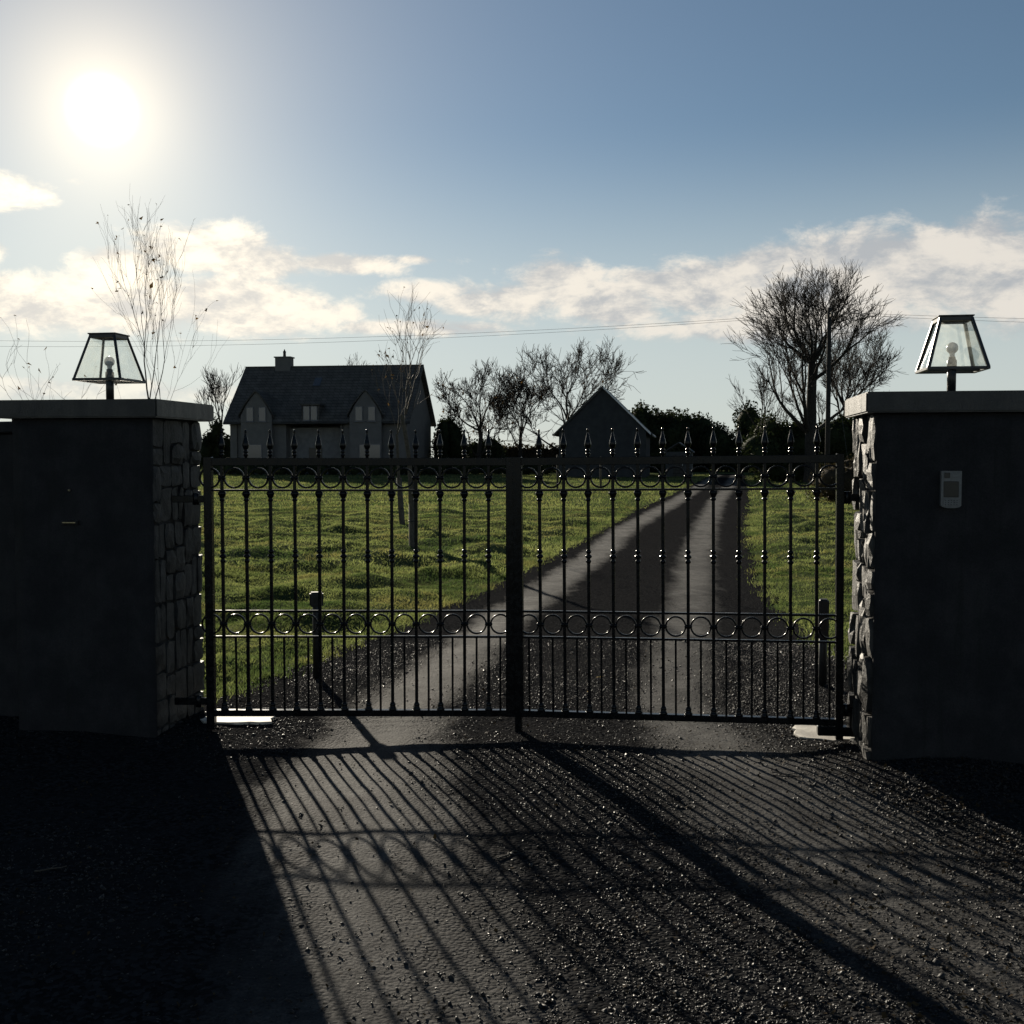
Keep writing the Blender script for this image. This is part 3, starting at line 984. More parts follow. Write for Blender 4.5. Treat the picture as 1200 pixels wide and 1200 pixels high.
# drop bolt and hinges
obj('drop_bolt', box_me('drop_bolt', .022, .062, -.019, .019, .004, .109, .002), M['gate'], gr)
obj('cover_strip', box_me('cover_strip', -.012, .070, .029, .036, .15, 1.63, .001), M['gate'], gr)
for z in (1.43, .20):
    h = obj('hinge', box_me('hinge', 1.944, 2.075, -.012, .012, z - .021, z + .021, .003), M['gate'], gr)
    obj('hinge_knuckle', lathe('hinge_knuckle', [(.018, -.035), (.02, -.033), (.02, .033), (.018, .035)], 12), M['gate'], h, (1.965, 0, z))
    h = obj('hinge', box_me('hinge', -2.05, -1.852, -.012, .012, z - .021, z + .021, .003), M['gate'], gl)
    obj('hinge_knuckle', lathe('hinge_knuckle', [(.018, -.035), (.02, -.033), (.02, .033), (.018, .035)], 12), M['gate'], h, (-1.905, 0, z))
# foot bracket and bearing under the hinge end of the right leaf
obj('foot_bracket', box_me('foot_bracket', 1.80, 1.99, -.035, .035, .052, .106, .006), M['gate'], gr)


# concrete pads under the hinges
def pad(label, x0, x1, y0, y1, seed):
    q = random.Random(seed)
    cx, cy = (x0 + x1) / 2, (y0 + y1) / 2
    n = 22
    vs = []
    for k in range(n):
        a = 2 * math.pi * k / n
        c, s = math.cos(a), math.sin(a)
        e = 1 / max(abs(c), abs(s)) ** .8
        vs.append((c * e * (x1 - x0) / 2 * q.uniform(.82, 1.05), s * e * (y1 - y0) / 2 * q.uniform(.80, 1.06)))
    V = [(a, b, 0.026 + q.uniform(-.004, .004)) for a, b in vs] + [(a * 1.03, b * 1.03, -.1) for a, b in vs]
    F = [tuple(range(n))] + [(k, n + k, n + (k + 1) % n, (k + 1) % n) for k in range(n)]
    z = float(H(cx, cy))
    o = obj('concrete_pad', mesh_from('concrete_pad', V, F), M['concrete'], None, (cx, cy, z), (0, 0, ANG * .5))
    tag(o, label, 'concrete pad', 'concrete pads under the gate hinges')


pad('bright sunlit concrete pad at the foot of the left pillar', -1.96, -1.50, 6.80, 7.06, 3)
pad('bright sunlit concrete pad under the right gate hinge', 1.70, 2.16, 6.40, 6.76, 4)


# ------------------------------------------------------------------ short sensor posts inside the gate
def sensor_post(label, x, y, wide, hh, top, rz):
    z = float(H(x, y))
    t = thing('sensor_post', label, 'post', (x, y, z), rz, 'sensor posts inside the gate')
    obj('shaft', lathe('shaft', [(.030, -.05), (.030, top - hh + .005), (.026, top - hh + .01)], 14), M['plastic'], t)
    bm = bmesh.new()
    bmesh.ops.create_cube(bm, size=1)
    for v in bm.verts:
        v.co = Vector((v.co.x * wide, v.co.y * .07, top - hh / 2 + v.co.z * hh))
    bmesh.ops.bevel(bm, geom=list(bm.edges), offset=.012, segments=3, affect='EDGES')
    me = bpy.data.meshes.new('head'); bm.to_mesh(me); bm.free()
    hd = obj('head', me, M['plastic'], t)
    obj('lens', box_me('lens', -.02, .02, -.038, -.0345, top - hh * .75, top - hh * .3, .001), M['panel_black'], hd)


sensor_post('short black post with square head on the lawn edge behind the left leaf', -1.46, 8.2, .102, .11, .665, R(10))
sensor_post('short black round-topped post behind the hinge end of the right leaf', 2.27, 8.0, .074, .30, .645, R(-10))

# ------------------------------------------------------------------ house
def gable_house():
    ang = math.atan2(84.6 - 86.6, -8.03 + 22.05)
    Lh = 14.16
    g0 = float(H(-15, 86))
    t = thing('house', 'pale dormer house with dark slate roof and one chimney behind the left leaf', 'house', (-22.05, 86.6, g0), ang)
    D, ev, rg = 8.6, 4.35, 8.55
    # walls: front made of pale bays and a darker recessed centre
    def wallbox(name, x0, x1, y0, y1, z0, z1, mat):
        return obj(name, box_me(name, x0, x1, y0, y1, z0, z1), mat, t)
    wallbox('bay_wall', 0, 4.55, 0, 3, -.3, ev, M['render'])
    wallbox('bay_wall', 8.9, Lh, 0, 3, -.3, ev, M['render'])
    wallbox('centre_wall', 4.553, 8.897, .9, 3, -.3, ev - .7, M['house_stone'])
    # gabled ends and rear
    vs, fs = [], []
    for x in (0.003, Lh - .003):
        vs += [(x, 3.003, -.3), (x, D, -.3), (x, D, ev), (x, D / 2, rg - .15), (x, 3.003, rg - .15 - (D / 2 - 3) * .95)]
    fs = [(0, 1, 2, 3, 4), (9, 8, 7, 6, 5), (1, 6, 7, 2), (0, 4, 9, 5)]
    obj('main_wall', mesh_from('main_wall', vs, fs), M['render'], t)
    vs = []
    for x in (0.0015, Lh - .0015):
        vs += [(x, .003, ev), (x, 2.999, ev), (x, 2.999, rg - .2 - (D / 2 - 3) * .95)]
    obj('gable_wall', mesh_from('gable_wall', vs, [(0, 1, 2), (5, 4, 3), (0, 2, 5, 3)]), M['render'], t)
    # roof: two slabs, the front one sweeping down over the recessed centre
    def slab(name, a, b, th=.16, mat=M['slate'], par=t):
        (x0, y0, z0), (x1, y1, z1) = a, b
        vs = [(x0, y0, z0), (x1, y0, z0), (x1, y1, z1), (x0, y1, z1)]
        n = Vector((0, -(z1 - z0), (y1 - y0))).normalized()
        if n.z < 0: n = -n
        vs += [(v[0], v[1] + n.y * th, v[2] + n.z * th) for v in vs]
        return obj(name, mesh_from(name, vs, [(0, 3, 2, 1), (4, 5, 6, 7), (0, 1, 5, 4), (1, 2, 6, 5), (2, 3, 7, 6), (3, 0, 4, 7)]), mat, par)
    k = (rg - ev) / (D / 2)
    roof = slab('front_roof', (-.35, -.45, ev - .45 * k + .02), (Lh + .35, D / 2, rg))
    slab('rear_roof', (-.35, D + .45, ev - .45 * k + .02), (Lh + .35, D / 2 + .001, rg))
    obj('ridge_tile', box_me('ridge_tile', -.35, Lh + .35, D / 2 - .14, D / 2 + .14, rg + .07, rg + .2), M['slate'], t)
    for (g0_, g1_) in ((-.35, 1.0), (3.72, 9.68), (12.42, Lh + .35)):
        gx2 = np.linspace(g0_, g1_, 4)
        obj('gutter', tubes('gutter', [([(a, -.52, ev - .45 * k + .04) for a in gx2], [.07] * 4, 8)]), M['plastic'], t)
    # gabled wall bays that run up through the eaves
    for cx in (2.35, 11.05):
        w, yf = 1.25, -.55
        arch = [(1, .20), (.70, .92), (.36, 1.52), (.10, 1.92), (0, 2.0)]
        prof = [(cx - w, -.3), (cx + w, -.3)] + [(cx + a * w, ev + b) for a, b in arch] + [(cx - a * w, ev + b) for a, b in arch[-2::-1]]
        n = len(prof)
        vs = [(a, yf, c) for a, c in prof] + [(a, 2.4, c) for a, c in prof]
        fs = [tuple(range(n)), tuple(range(2 * n - 1, n - 1, -1))] + [(i, n + i, n + (i + 1) % n, (i + 1) % n) for i in range(n)]
        dm = obj('gable_bay', mesh_from('gable_bay', vs, fs), M['render'], t)
        op = [(cx + a * (w + .14), ev + b + .02) for a, b in [(1.02, .05)] + arch] + [(cx - a * (w + .14), ev + b + .02) for a, b in arch[-2::-1] + [(1.02, .05)]]
        ip = [(a, c) for a, c in op]
        m_ = len(op)
        vs = []
        for yy in (yf - .12, 2.5):
            vs += [(a, yy, c) for a, c in op] + [(a, yy, c + .12) for a, c in op]
        K = 2 * m_
        fs = []
        for i in range(m_ - 1):
            fs += [(i, i + 1, m_ + i + 1, m_ + i), (m_ + i, m_ + i + 1, K + m_ + i + 1, K + m_ + i), (i + 1, i, K + i, K + i + 1), (K + i + 1, K + i, K + m_ + i, K + m_ + i + 1)]
        obj('bay_roof', mesh_from('bay_roof', vs, fs), M['slate'], dm)
        for s in (-1, 1):
            window(t, cx + s * .50, yf, ev - .20, .50, 1.02)
    # two lights in a small roof dormer over the centre
    dm = obj('dormer_cheek', box_me('dormer_cheek', 5.95, 7.35, -.40, 2.6, ev - .30, ev + .98), M['slate'], t)
    obj('dormer_roof', box_me('dormer_roof', 5.85, 7.45, -.55, 2.75, ev + .983, ev + 1.10), M['slate'], dm)
    for s in (-1, 1):
        window(t, 6.65 + s * .30, -.40, ev - .12, .44, 1.0)
    for (cx, w, h) in ((2.1, 1.3, 1.35), (11.4, 1.6, 1.35)):
        window(t, cx, -.55, .95, w, h)
    dr = obj('door', box_me('door', 6.1, 7.15, .84, .897, 0, 2.1), M['panel_black'], t)
    obj('handle', lathe('handle', [(.03, 0), (.03, .05)], 8), M['brass'], dr, (7.0, .84, 1.05), (math.pi / 2, 0, 0))
    rl = slab('rooflight', (5.9, 2.55, ev + 2.55 * k + .10), (6.5, 3.25, ev + 3.25 * k + .10), .12, M['window'])
    ch = obj('chimney', box_me('chimney', 2.3, 3.55, D / 2 - .45, D / 2 + .45, rg - .4, rg + .85), M['render'], t)
    obj('chimney_cap', box_me('chimney_cap', 2.22, 3.63, D / 2 - .53, D / 2 + .53, rg + .853, rg + .95), M['render'], ch)
    obj('chimney_pot', lathe('chimney_pot', [(.13, 0), (.11, .25), (.13, .45), (.08, .46), (.03, .62)], 12), M['slate'], ch, (2.95, D / 2, rg + .953))
    for x in (0.4, 8.6):
        obj('downpipe', lathe('downpipe', [(.04, -.2), (.04, ev - .4)], 8), M['slate'], t, (x + .2 if x < 1 else x + .5, -.06, 0))


def window(t, cx, y, z, w, h):
    fr = obj('window', box_me('window', cx - w / 2 - .05, cx + w / 2 + .05, y - .05, y - .003, z - .05, z + h + .05), M['wframe'], t)
    obj('pane', box_me('pane', cx - w / 2, cx + w / 2, y - .058, y - .053, z, z + h), M['window'], fr)
    obj('sill', box_me('sill', cx - w / 2 - .1, cx + w / 2 + .1, y - .12, y - .051, z - .12, z - .053), M['wframe'], fr)


M['wframe'] = noise_mat('grey_window_frame', (.10, .10, .11), (.13, .13, .14), 5, .6)
gable_house()


def garage():
    yb = 75.0
    g0 = float(H(6, yb))
    t = thing('garage', 'plain gable-ended garage beside the drive, seen above the gate', 'garage', (6.12, yb, g0), R(-9))
    hw, ev, ap, D = 2.95, 3.15, 6.0, 8.0
    vs = [(-hw, 0, -.3), (hw, 0, -.3), (hw, 0, ev), (0, 0, ap), (-hw, 0, ev)]
    vs += [(a, D, c) for a, b, c in vs]
    obj('wall', mesh_from('wall', vs, [(0, 1, 2, 3, 4), (9, 8, 7, 6, 5), (1, 6, 7, 2), (5, 0, 4, 9)]), M['garage_wall'], t)
    k = (ap - ev) / hw
    for s in (-1, 1):
        o = .32
        vs = []
        for yy in (-.18, D + .18):
            vs += [(0, yy, ap), (s * (hw + o), yy, ev - o * k), (s * (hw + o), yy, ev - o * k + .16), (0, yy, ap + .2)]
        rf = obj('roof', mesh_from('roof', vs, [(0, 1, 2, 3), (7, 6, 5, 4), (0, 4, 5, 1), (1, 5, 6, 2), (2, 6, 7, 3)]), M['slate'], t)
        if s > 0:
            vs = []
            for yy in (-.22, -.183):
                vs += [(.05, yy, ap + .02), (hw + o, yy, ev - o * k + .02), (hw + o, yy, ev - o * k + .17), (.05, yy, ap + .18)]
            tag(obj('bargeboard', mesh_from('bargeboard', vs, [(0, 1, 2, 3), (7, 6, 5, 4), (0, 4, 5, 1), (1, 5, 6, 2), (2, 6, 7, 3), (3, 7, 4, 0)]), M['trim'], rf), 'white board along the right roof edge')
        obj('gutter', tubes('gutter', [([(s * (hw + o + .06), -.25, ev - o * k + .05), (s * (hw + o + .06), D / 2, ev - o * k + .05), (s * (hw + o + .06), D + .2, ev - o * k + .05)], [.07] * 3, 8)]), M['trim'], rf)


garage()


def shed():
    x, y = 11.6, 77.0
    t = thing('garden_shed', 'small grey pitched-roof shed between the garage and the dark trees', 'shed', (x, y, float(H(x, y))), R(-12))
    obj('wall', box_me('wall', -.9, .9, 0, 2.0, -.2, 1.75), M['shed'], t)
    vs = []
    for yy in (-.1, 2.1):
        vs += [(-1.02, yy, 1.68), (0, yy, 2.35), (1.02, yy, 1.68), (1.02, yy, 1.76), (0, yy, 2.43), (-1.02, yy, 1.76)]
    obj('roof', mesh_from('roof', vs, [(0, 1, 2, 3, 4, 5), (11, 10, 9, 8, 7, 6)] + [(i, 6 + i, 6 + (i + 1) % 6, (i + 1) % 6) for i in range(6)]), M['shed'], t)
    dr = obj('door', box_me('door', -.38, .38, -.05, -.003, -.05, 1.55), M['slate'], t)
    obj('handle', box_me('handle', .26, .29, -.09, -.051, .75, .9), M['trim'], dr)


shed()


# ------------------------------------------------------------------ trees
def grow_tree(seed, height, width, fork, trunk_r, levels=6, kids=(3, 4), up=.25, spread=.75, side=3, twig_r=.006, lean=(0, 0), first=6, ltaper=.72, wob_=.13, dome=False):
    q = random.Random(seed)
    lines = []

    def branch(p, d, L, r, lvl):
        n = 5 if lvl <= 2 else 4 if lvl <= 4 else 3
        pts, rad = [p.copy()], [r]
        dd = d.copy()
        r_end = max(r * (.55 if lvl < levels else .45), twig_r * .6)
        for i in range(n):
            w = wob_ * (.6 + .28 * lvl)
            dd = (dd + Vector((q.gauss(0, w), q.gauss(0, w), q.gauss(0, w) + up * .35))).normalized()
            p = p + dd * (L / n)
            pts.append(p.copy()); rad.append(r + (r_end - r) * (i + 1) / n)
        lines.append((lvl, pts, rad))
        if lvl >= levels:
            return
        m = q.randint(*kids) if lvl >= 2 else 1
        ends = q.randint(2, 2 if lvl > 3 else 3)
        for k in range(m + ends):
            if k < ends:
                i = n; bp = pts[-1]; br = rad[-1] * q.uniform(.7, .95)
                ang = q.uniform(.25, .6) * spread
            else:
                i = q.randint(1, n - 1) if lvl > 1 else q.randint(max(1, n // 2), n - 1)
                bp = pts[i].lerp(pts[min(i + 1, n)], q.random()); br = rad[i] * q.uniform(.4, .65)
                ang = q.uniform(.6, 1.1) * spread
            bd = (pts[i] - pts[i - 1]).normalized()
            perp = bd.cross(Vector((q.gauss(0, 1), q.gauss(0, 1), q.gauss(0, 1)))).normalized()
            nd = (bd * math.cos(ang) + perp * math.sin(ang) + Vector((0, 0, up * .3))).normalized()
            branch(bp.copy(), nd, L * q.uniform(.5, .85) * (ltaper / .72), max(br, twig_r), lvl + 1)

    # trunk
    n = 7
    pts = [Vector((0, 0, -.3))]
    rad = [trunk_r * 1.25]
    d = Vector((lean[0], lean[1], 1)).normalized()
    for i in range(n):
        d = (d + Vector((q.gauss(0, .035), q.gauss(0, .035), .05))).normalized()
        pts.append(pts[-1] + d * ((fork + .3) / n)); rad.append(trunk_r * (1.08 - .38 * (i + 1) / n))
    lines.append((0, pts, rad))
    for k in range(first):
        i = n if k < 3 else q.randint(n - (4 if dome else 3), n)
        a = k * 2.399 + q.uniform(-.4, .4)
        tilt = q.uniform(.15, .55) if k < 3 else q.uniform(.6, 1.15)
        tilt *= spread / .75
        nd = Vector((math.cos(a) * math.sin(tilt), math.sin(a) * math.sin(tilt), math.cos(tilt)))
        ln = q.uniform(.42, .55) if dome else q.uniform(.36, .5)
        branch(pts[i].copy(), nd, (height - fork) * ln, rad[-1] * q.uniform(.4, .65), 1)
    # fit the crown to the wanted width and height
    allp = np.array([tuple(p) for l, ps, _ in lines for p in ps])
    zmax = np.percentile(allp[:, 2], 99.8)
    wx = (np.percentile(allp[:, 0], 99.5) - np.percentile(allp[:, 0], .5)) / 2
    wy = (np.percentile(allp[:, 1], 99.5) - np.percentile(allp[:, 1], .5)) / 2
    cxm = (np.percentile(allp[:, 0], 99.5) + np.percentile(allp[:, 0], .5)) / 2
    fx, fy, fz = width / 2 / wx, width / 2 / wy, (height - fork) / (zmax - fork)
    fs = (fx + fz) / 2
    trunk, crown = [], []
    for l, ps, rs in lines:
        if l == 0:
            trunk.append((ps, rs, 10))
        else:
            t_ = [Vector(((p.x - cxm * sstep(fork * .9, height, p.z)) * (1 + (fx - 1) * float(sstep(fork * .5, fork, p.z))),
                          p.y * (1 + (fy - 1) * float(sstep(fork * .5, fork, p.z))),
                          fork + (p.z - fork) * fz if p.z > fork else p.z)) for p in ps]
            crown.append((t_, rs, 6 if l <= 1 else 4 if l <= 3 else 3))
    return trunk, crown


def bare_tree(name, label, x, y, height, width, fork, trunk_r, seed, mat='bark', group='bare winter trees', buds=0, bud_size=.02, cat='tree', **kw):
    z = float(H(x, y))
    t = thing(name, label, cat, (x, y, z), 0, group)
    tr, cr = grow_tree(seed, height, width, fork, trunk_r, **kw)
    obj('trunk', tubes('trunk', tr), M[mat], t)
    c = obj('crown', tubes('crown', cr), M[mat], t)
    if buds:
        q = np.random.default_rng(seed)
        tips = np.array([tuple(ps[-1]) for ps, rs, k in cr[len(cr) // 3:]])
        idx = q.choice(len(tips), min(buds, len(tips)), replace=False)
        P = tips[idx]
        n = len(P)
        V = q.normal(0, bud_size, (n, 4, 3)) + P[:, None]
        T = np.array([[0, 1, 2], [0, 2, 3]])[None] + (np.arange(n) * 4)[:, None, None]
        obj('withered_leaves', mesh_np('withered_leaves', V.reshape(-1, 3), T.reshape(-1, 3)), M['bud'], c)['kind'] = 'stuff'
    return t


bare_tree('bare_tree', 'tallest broad bare tree, behind the utility pole on the right', 17.0, 63, 12.3, 8.2, 6.8, .34, 21, levels=5, kids=(2, 3), twig_r=.0125, up=.14, spread=.74, first=14, wob_=.07, dome=True)
bare_tree('bare_tree', 'dense bare tree close behind and right of the tallest tree', 20.0, 68, 9.6, 6.6, 4.6, .22, 22, levels=5, kids=(1, 3), twig_r=.014, up=.2, spread=.72, first=10, wob_=.07, dome=True)
bare_tree('bare_tree', 'small spreading bare tree left of the tallest tree', 18.0, 80, 7.9, 4.2, 3.0, .14, 23, levels=4, kids=(1, 3), twig_r=.014, up=.2, wob_=.09, dome=True)
bare_tree('bare_tree', 'bare round-crowned tree just right of the house', -2.9, 95, 9.5, 7.0, 3.6, .24, 24, levels=5, kids=(2, 2), twig_r=.021, up=.15, spread=.85, first=8, buds=160, bud_size=.08, wob_=.09, dome=True)
bare_tree('bare_tree', 'narrow bare tree between two wider trees left of the garage', 0.7, 98, 9.3, 5.8, 3.6, .20, 45, levels=5, kids=(2, 2), twig_r=.021, up=.25, first=7, buds=100, bud_size=.08, wob_=.09, dome=True)
bare_tree('bare_tree', 'wide bare tree behind the left slope of the garage roof', 4.9, 99, 11.7, 10.6, 4.6, .26, 26, levels=5, kids=(2, 2), twig_r=.021, up=.18, spread=.85, first=8, buds=60, bud_size=.08, wob_=.09, dome=True)
bare_tree('bare_tree', 'bare tree behind the left end of the house', -26.6, 101, 9.6, 4.6, 4.0, .2, 27, levels=4, kids=(2, 3), twig_r=.019, up=.25, first=7, wob_=.09, dome=True)
bare_tree('bare_tree', 'bare tree whose twigs just show over the house ridge', -16.0, 106, 11.0, 5.5, 6.0, .22, 28, levels=4, kids=(1, 3), twig_r=.018, up=.2, wob_=.09, dome=True)
# young trees in the lawn
bare_tree('young_tree', 'slender bare young tree rising behind the left pillar lamp', -3.62, 11.0, 4.25, 1.0, 2.05, .024, 31, mat='bark_young', levels=4, kids=(1, 2), twig_r=.0012, up=.42, spread=.72, first=4, group='young lawn trees', buds=70, bud_size=.012, ltaper=.9)
bare_tree('young_tree', 'low young tree with thin twigs at the far left behind the pillar', -4.75, 11.4, 3.05, 1.3, 1.3, .012, 32, mat='bark_young', levels=3, kids=(0, 1), twig_r=.0016, up=.3, spread=.9, first=4, group='young lawn trees', buds=25, bud_size=.014)
bare_tree('young_tree', 'young staked tree on the lawn, nearer one seen through the left leaf', -1.80, 20.0, 4.72, 1.15, 2.4, .05, 33, mat='bark_young', levels=4, kids=(1, 1), twig_r=.0028, up=.40, spread=.75, first=3, group='young lawn trees', buds=40, bud_size=.018, lean=(.03, 0), ltaper=.9)
bare_tree('young_tree', 'young leaning tree on the lawn, farther one seen through the left leaf', -2.62, 26.5, 4.35, 1.3, 2.2, .045, 34, mat='bark_young', levels=3, kids=(0, 2), twig_r=.0045, up=.4, spread=.85, first=3, group='young lawn trees', buds=25, bud_size=.022, lean=(-.08, 0), ltaper=.9)


def tree_guard(label, x, y, h, r, lean):
    z = float(H(x, y))
    t = thing('tree_guard', label, 'tree guard', (x, y, z), 0, 'tree guards')
    t.rotation_euler = (0, lean, 0)
    prof = [(r, -.06), (r, h), (r - .008, h), (r - .008, -.05)]
    n = 14
    vs, fs = [], []
    for (a, zz) in prof:
        for k in range(n):
            vs.append((a * math.cos(k * 2 * math.pi / n), a * math.sin(k * 2 * math.pi / n), zz))
    for i in range(len(prof) - 1):
        for k in range(n):
            fs.append((i * n + k, i * n + (k + 1) % n, (i + 1) * n + (k + 1) % n, (i + 1) * n + k))
    s = obj('sleeve', mesh_from('sleeve', vs, fs, True), M['wood'], t)
    for zz in (h * .35, h * .8):
        obj('tie', lathe('tie', [(r + .001, zz - .012), (r + .006, zz - .01), (r + .006, zz + .01), (r + .001, zz + .012)], 14), M['cable'], s)


tree_guard('thick dark guard round the nearer young lawn tree', -1.79, 20.0, 1.32, .082, 0)
tree_guard('slim dark guard round the farther leaning young tree', -2.63, 26.5, 1.15, .062, R(-4))

# stakes far off on the lawn
for (x, y, h, lab) in ((2.16, 52.5, 1.6, 'thin dark stake on the far lawn just right of the gate centre'), (4.30, 53.5, 1.5, 'thin dark stake on the far lawn in front of the garage')):
    t = thing('stake', lab, 'stake', (x, y, float(H(x, y))), 0, 'stakes on the far lawn')
    obj('post', lathe('post', [(.05, -.1), (.05, h), (.02, h + .06)], 8), M['wood'], t)
    obj('tie', lathe('tie', [(.055, h - .30), (.065, h - .28), (.065, h - .22), (.055, h - .2)], 8), M['cable'], t)


# ------------------------------------------------------------------ bushes and hedges
def leafy(name, lumps, n, size, seed):
    """leaf faces spread through lumps (x, y, z, rx, ry, rz), denser near the skin"""
    q = np.random.default_rng(seed)
    L = np.array(lumps, float)
    vol = L[:, 3] * L[:, 4] * L[:, 5]
    k = q.choice(len(L), n, p=vol / vol.sum())
    d = q.normal(size=(n, 3)); d /= np.linalg.norm(d, axis=1, keepdims=True)
    rr = q.uniform(.45, 1.08, n) ** .6 * (1 + .10 * np.sin(d[:, 0] * 7 + k) * np.sin(d[:, 2] * 9 + k * 2))
    P = L[k, :3] + d * L[k, 3:] * rr[:, None]
    P[:, 2] = np.maximum(P[:, 2], .02)
    u = q.normal(size=(n, 3)); u /= np.linalg.norm(u, axis=1, keepdims=True)
    v = np.cross(u, q.normal(size=(n, 3))); v /= np.linalg.norm(v, axis=1, keepdims=True)
    s = size * q.uniform(.5, 1.3, n)[:, None]
    V = np.stack([P - u * s, P + v * s * .55, P + u * s, P - v * s * .55], 1)
    V = V.reshape(-1, 3)
    T = np.arange(n * 4).reshape(n, 4)
    # closed core added inside each lump to block light through the leaves
    na, nb = 10, 6
    for c in L:
        th_ = np.linspace(0, 2 * math.pi, na, endpoint=False)[None, :] + np.zeros((nb, 1))
        ph_ = np.linspace(.05, math.pi - .05, nb)[:, None] + np.zeros((1, na))
        rr_ = q.uniform(.66, .84, (nb, na))
        P2 = np.stack([c[0] + c[3] * rr_ * np.sin(ph_) * np.cos(th_), c[1] + c[4] * rr_ * np.sin(ph_) * np.sin(th_), np.maximum(c[2] + c[5] * rr_ * np.cos(ph_), 0)], -1).reshape(-1, 3)
        i_, j_ = np.meshgrid(np.arange(nb - 1), np.arange(na), indexing='ij')
        q4 = np.stack([i_ * na + j_, (i_ + 1) * na + j_, (i_ + 1) * na + (j_ + 1) % na, i_ * na + (j_ + 1) % na], -1).reshape(-1, 4) + len(V)
        V = np.concatenate([V, P2]); T = np.concatenate([T, q4])
    return mesh_np(name, V, T)


def bush(label, x, y, w, h, seed, mat='ivy', n=5000, size=.12, group='evergreens behind the garden', name='evergreen_bush', cat='bush', depth=1.6):
    q = random.Random(seed)
    z = float(H(x, y))
    t = thing(name, label, cat, (x, y, z), 0, group)
    lumps = []
    for k in range(9):
        lx_ = q.uniform(-.5, .5) * w * .72
        top = h * q.uniform(.55, 1.0) * (1 - .35 * abs(lx_) / (w / 2))
        rz_ = top * q.uniform(.30, .5)
        lumps.append((lx_, q.uniform(-.5, .5) * depth, top - rz_, w * q.uniform(.18, .30), depth * .7, rz_))
    lumps.append((0, 0, h * .22, w * .48, depth * .8, h * .30))
    obj('foliage', leafy('foliage', lumps, n, size, seed), M[mat], t)['kind'] = 'stuff'
    st = []
    for k in range(4):
        a = q.uniform(-.3, .3) * w
        st.append(([(a, 0, -.1), (a * 1.1, q.uniform(-.2, .2), h * .3), (a * 1.25, q.uniform(-.3, .3), h * .65)], [.09, .07, .03], 6))
    obj('stems', tubes('stems', st), M['bark'], t)


bush('dark rounded evergreen right beside the house gable', -5.4, 92, 3.6, 5.2, 51)
bush('dark evergreen against the left end of the house', -24.6, 92, 2.6, 5.2, 52)
bush('lowest dark evergreen between house and bare trees', -2.2, 97, 4.5, 3.6, 53, n=4000)
bush('tall ivy-clad evergreen mass just right of the garage roof', 12.6, 98, 5.0, 7.7, 54, n=11000, size=.15, depth=2.2)
bush('broad ivy-clad evergreen mass behind the shed', 16.4, 101, 6.4, 7.4, 55, n=11000, size=.15, depth=2.2)
bush('domed ivy-clad evergreen left of the small bare tree', 20.6, 99, 7.0, 6.9, 56, n=11000, size=.15, depth=2.2)
bush('dark ivy thicket round the foot of the tallest tree', 16.2, 65.5, 4.6, 4.7, 57, n=7000, depth=1.8)
bush('dark ivy thicket behind the small bare tree', 20.0, 84, 4.4, 5.2, 61, n=6000, depth=1.8)
bush('dark thicket right of the tallest tree above the right pillar', 20.6, 66, 5.6, 5.6, 58, n=8000, depth=1.8)
bush('brown leafless hedge bush glimpsed beside the right pillar', 12.3, 40, 3.6, 1.75, 59, mat='hedge', n=5000, size=.06, group='garden hedges', name='hedge_bush')
for i, (x, w, h, lab) in enumerate(((-40, 26, 2.6, 'far dark hedge stretch left of the house'), (1.5, 14, 2.7, 'far dark hedge stretch between house and garage'), (20, 26, 2.9, 'far dark hedge stretch behind the ivy-clad evergreens'), (50, 36, 3.2, 'far dark hedge stretch beyond the right pillar'))):
    q = random.Random(600 + i)
    y = 104 if i != 1 else 100
    t = thing('hedge', lab, 'hedge', (x, y, float(H(x, y))), 0, 'hedges along the far boundary')
    lumps = [(-w / 2 + w * (k + .5) / 16, q.uniform(-.3, .3), h * .45, w / 16 * 1.1, .8, h * q.uniform(.42, .58)) for k in range(16)]
    obj('foliage', leafy('foliage', lumps, 6500, .16, 70 + i), M['hedge' if i == 1 else 'ivy'], t)['kind'] = 'stuff'
    obj('stems', tubes('stems', [([(lx_[0], 0, -.1), (lx_[0] + .1, 0, h * .4), (lx_[0] - .1, 0, h * .7)], [.05, .04, .02], 5) for lx_ in lumps]), M['bark'], t)

# low garden hedge in front of the house
t = thing('hedge', 'low dark garden hedge along the foot of the house', 'hedge', (-14.5, 82.5, float(H(-14.5, 82.5))), ANG, 'garden hedges')
lumps = [(-9 + 18 * (k + .5) / 22, 0, .42, .6, .4, .52 + .05 * math.sin(k * 2.1)) for k in range(22)]
obj('foliage', leafy('foliage', lumps, 6000, .07, 91), M['ivy'], t)['kind'] = 'stuff'
t = thing('hedge', 'low dark garden hedge between the house and the garage', 'hedge', (-1.6, 84.0, float(H(-1.6, 84))), 0, 'garden hedges')
lumps = [(-4.6 + 9.2 * (k + .5) / 12, 0, .5, .6, .4, .6 + .06 * math.sin(k * 1.7)) for k in range(12)]
obj('foliage', leafy('foliage', lumps, 4000, .07, 92), M['ivy'], t)['kind'] = 'stuff'

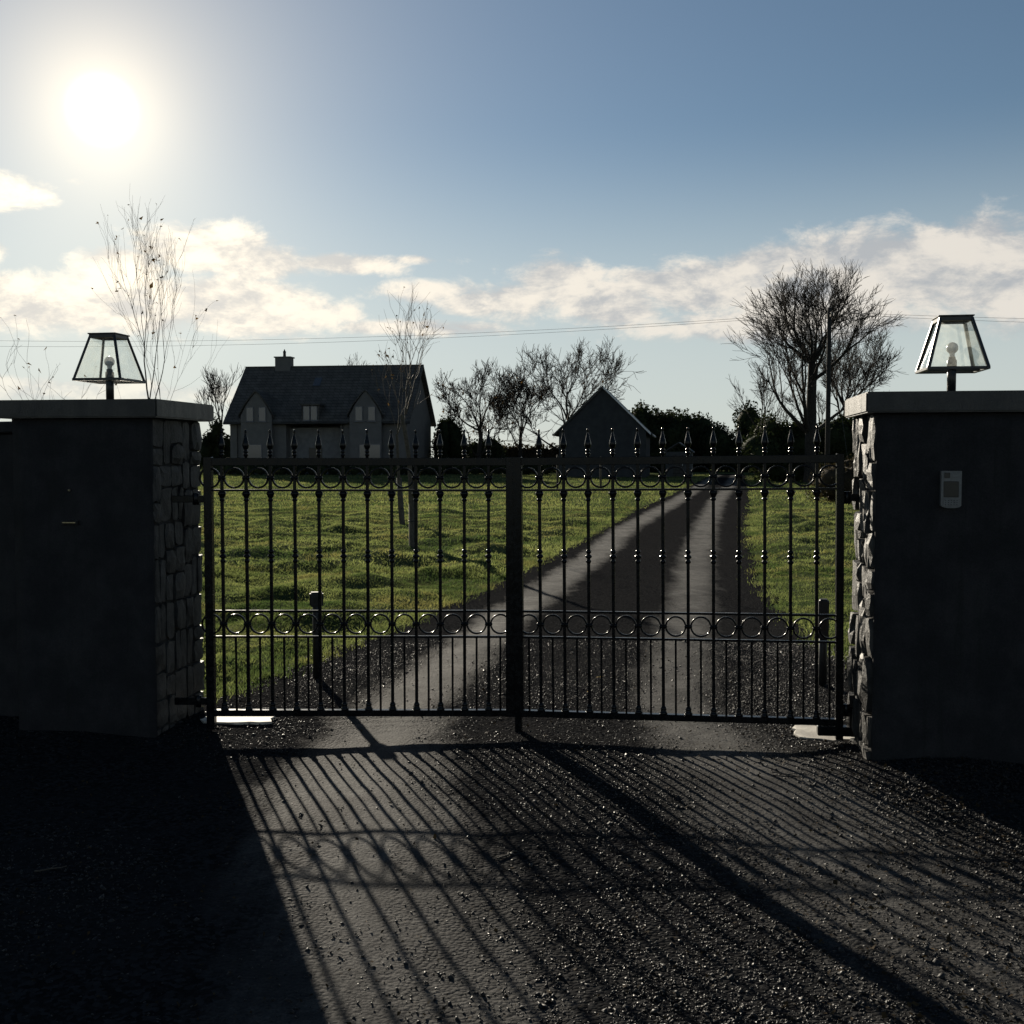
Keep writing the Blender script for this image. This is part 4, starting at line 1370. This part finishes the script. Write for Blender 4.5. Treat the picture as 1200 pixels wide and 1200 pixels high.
# ------------------------------------------------------------------ utility pole and wires
PX, PY = 15.75, 55.2
t = thing('utility_pole', 'dark wooden utility pole in front of the tallest tree', 'utility pole', (PX, PY, float(H(PX, PY))))
obj('pole', lathe('pole', [(.135, -.3), (.12, 4), (.10, 8.9), (.06, 8.95)], 12), M['pole'], t)
obj('cross_arm', box_me('cross_arm', -.04, .04, -.42, .42, 8.45, 8.56, .006), M['pole'], t)
for s in (-1, 1):
    obj('insulator', lathe('insulator', [(.02, 0), (.045, .03), (.03, .05), (.045, .08), (.02, .11)], 10), M['panel_grey'], t, (0, s * .36, 8.562))
st = obj('stay_wire', tubes('stay_wire', [([(0, 0, 8.0), (.35, -.9, 4.0), (.7, -1.8, -.1)], [.012] * 3, 4)]), M['cable'], t)


def wire(label, a, b, sag):
    a, b = Vector(a), Vector(b)
    pts = [a.lerp(b, k / 30) - Vector((0, 0, sag * 4 * (k / 30) * (1 - k / 30))) for k in range(31)]
    o = obj('overhead_wire', tubes('overhead_wire', [(pts, [.007] * 31, 4)]), M['cable'])
    tag(o, label, 'wire', 'overhead wires')


zt = float(H(PX, PY)) + 8.67
wire('nearer overhead wire crossing the sky left of the utility pole', (PX, PY - .36, zt), (-46, 72, 9.6), .85)
wire('farther overhead wire crossing the sky left of the utility pole', (PX, PY + .36, zt), (-46, 72.8, 9.25), .85)
wire('nearer overhead wire running right from the utility pole', (PX, PY - .36, zt), (60, 60, 9.6), .5)
wire('farther overhead wire running right from the utility pole', (PX, PY + .36, zt), (60, 60.8, 9.25), .5)

# ------------------------------------------------------------------ small things on the gravel
def fallen(name, label, cat, x, y, s, mat, rz, lift=.012):
    q = random.Random(hash(label) & 0xff)
    vs = [(-1, 0, 0), (-.45, -.42, .12), (.35, -.38, .05), (1, 0, .16), (.35, .42, .18), (-.45, .38, .05), (0, 0, .02)]
    vs += [(a, b, c - .05) for a, b, c in vs]
    fs = [(6, i, (i + 1) % 6) for i in range(6)] + [(13, 7 + (i + 1) % 6, 7 + i) for i in range(6)] + [(i, 7 + i, 7 + (i + 1) % 6, (i + 1) % 6) for i in range(6)]
    o = obj(name, mesh_from(name, vs, fs), M[mat], None, (x, y, float(gz(x, y)) + lift), (0, 0, rz), (s, s * .8, s))
    tag(o, label, cat)


fallen('fallen_leaf', 'bright yellow fallen leaf on the gravel behind the right leaf', 'leaf', .662, 8.28, .030, 'yellow', .3)
fallen('fallen_leaf', 'duller yellow fallen leaf nearer the gate centre on the gravel', 'leaf', .545, 7.75, .024, 'yellow', .9)


def twig(label, x, y, L, rz, rad=.004):
    q = random.Random(int(x * 100 + y * 10))
    pts = [Vector((L * (k / 6 - .5), q.gauss(0, L * .03), .006 + q.uniform(0, .004))) for k in range(7)]
    o = obj('fallen_twig', tubes('fallen_twig', [(pts, np.linspace(rad, rad * .5, 7), 5),
                                               ([pts[3], pts[3] + Vector((L * .12, L * .10, .004)), pts[3] + Vector((L * .22, L * .13, .004))], [rad * .6, rad * .5, rad * .3], 4)]), M['wood'], None, (x, y, float(gz(x, y))), (0, 0, rz))
    tag(o, label, 'twig', 'twigs on the gravel')


twig('pale fallen twig on the gravel in the right half of the gate shadow', 1.42, 5.62, .17, -.6)
twig('thin fallen twig on sparkling gravel near the right pillar shadow', 2.05, 5.05, .14, .3)
twig('thin fallen twig on the gravel in the left pillar shadow', -1.85, 4.35, .12, .5)
twig('fallen twig on packed gravel at the bottom centre', -.02, 4.55, .12, .9)
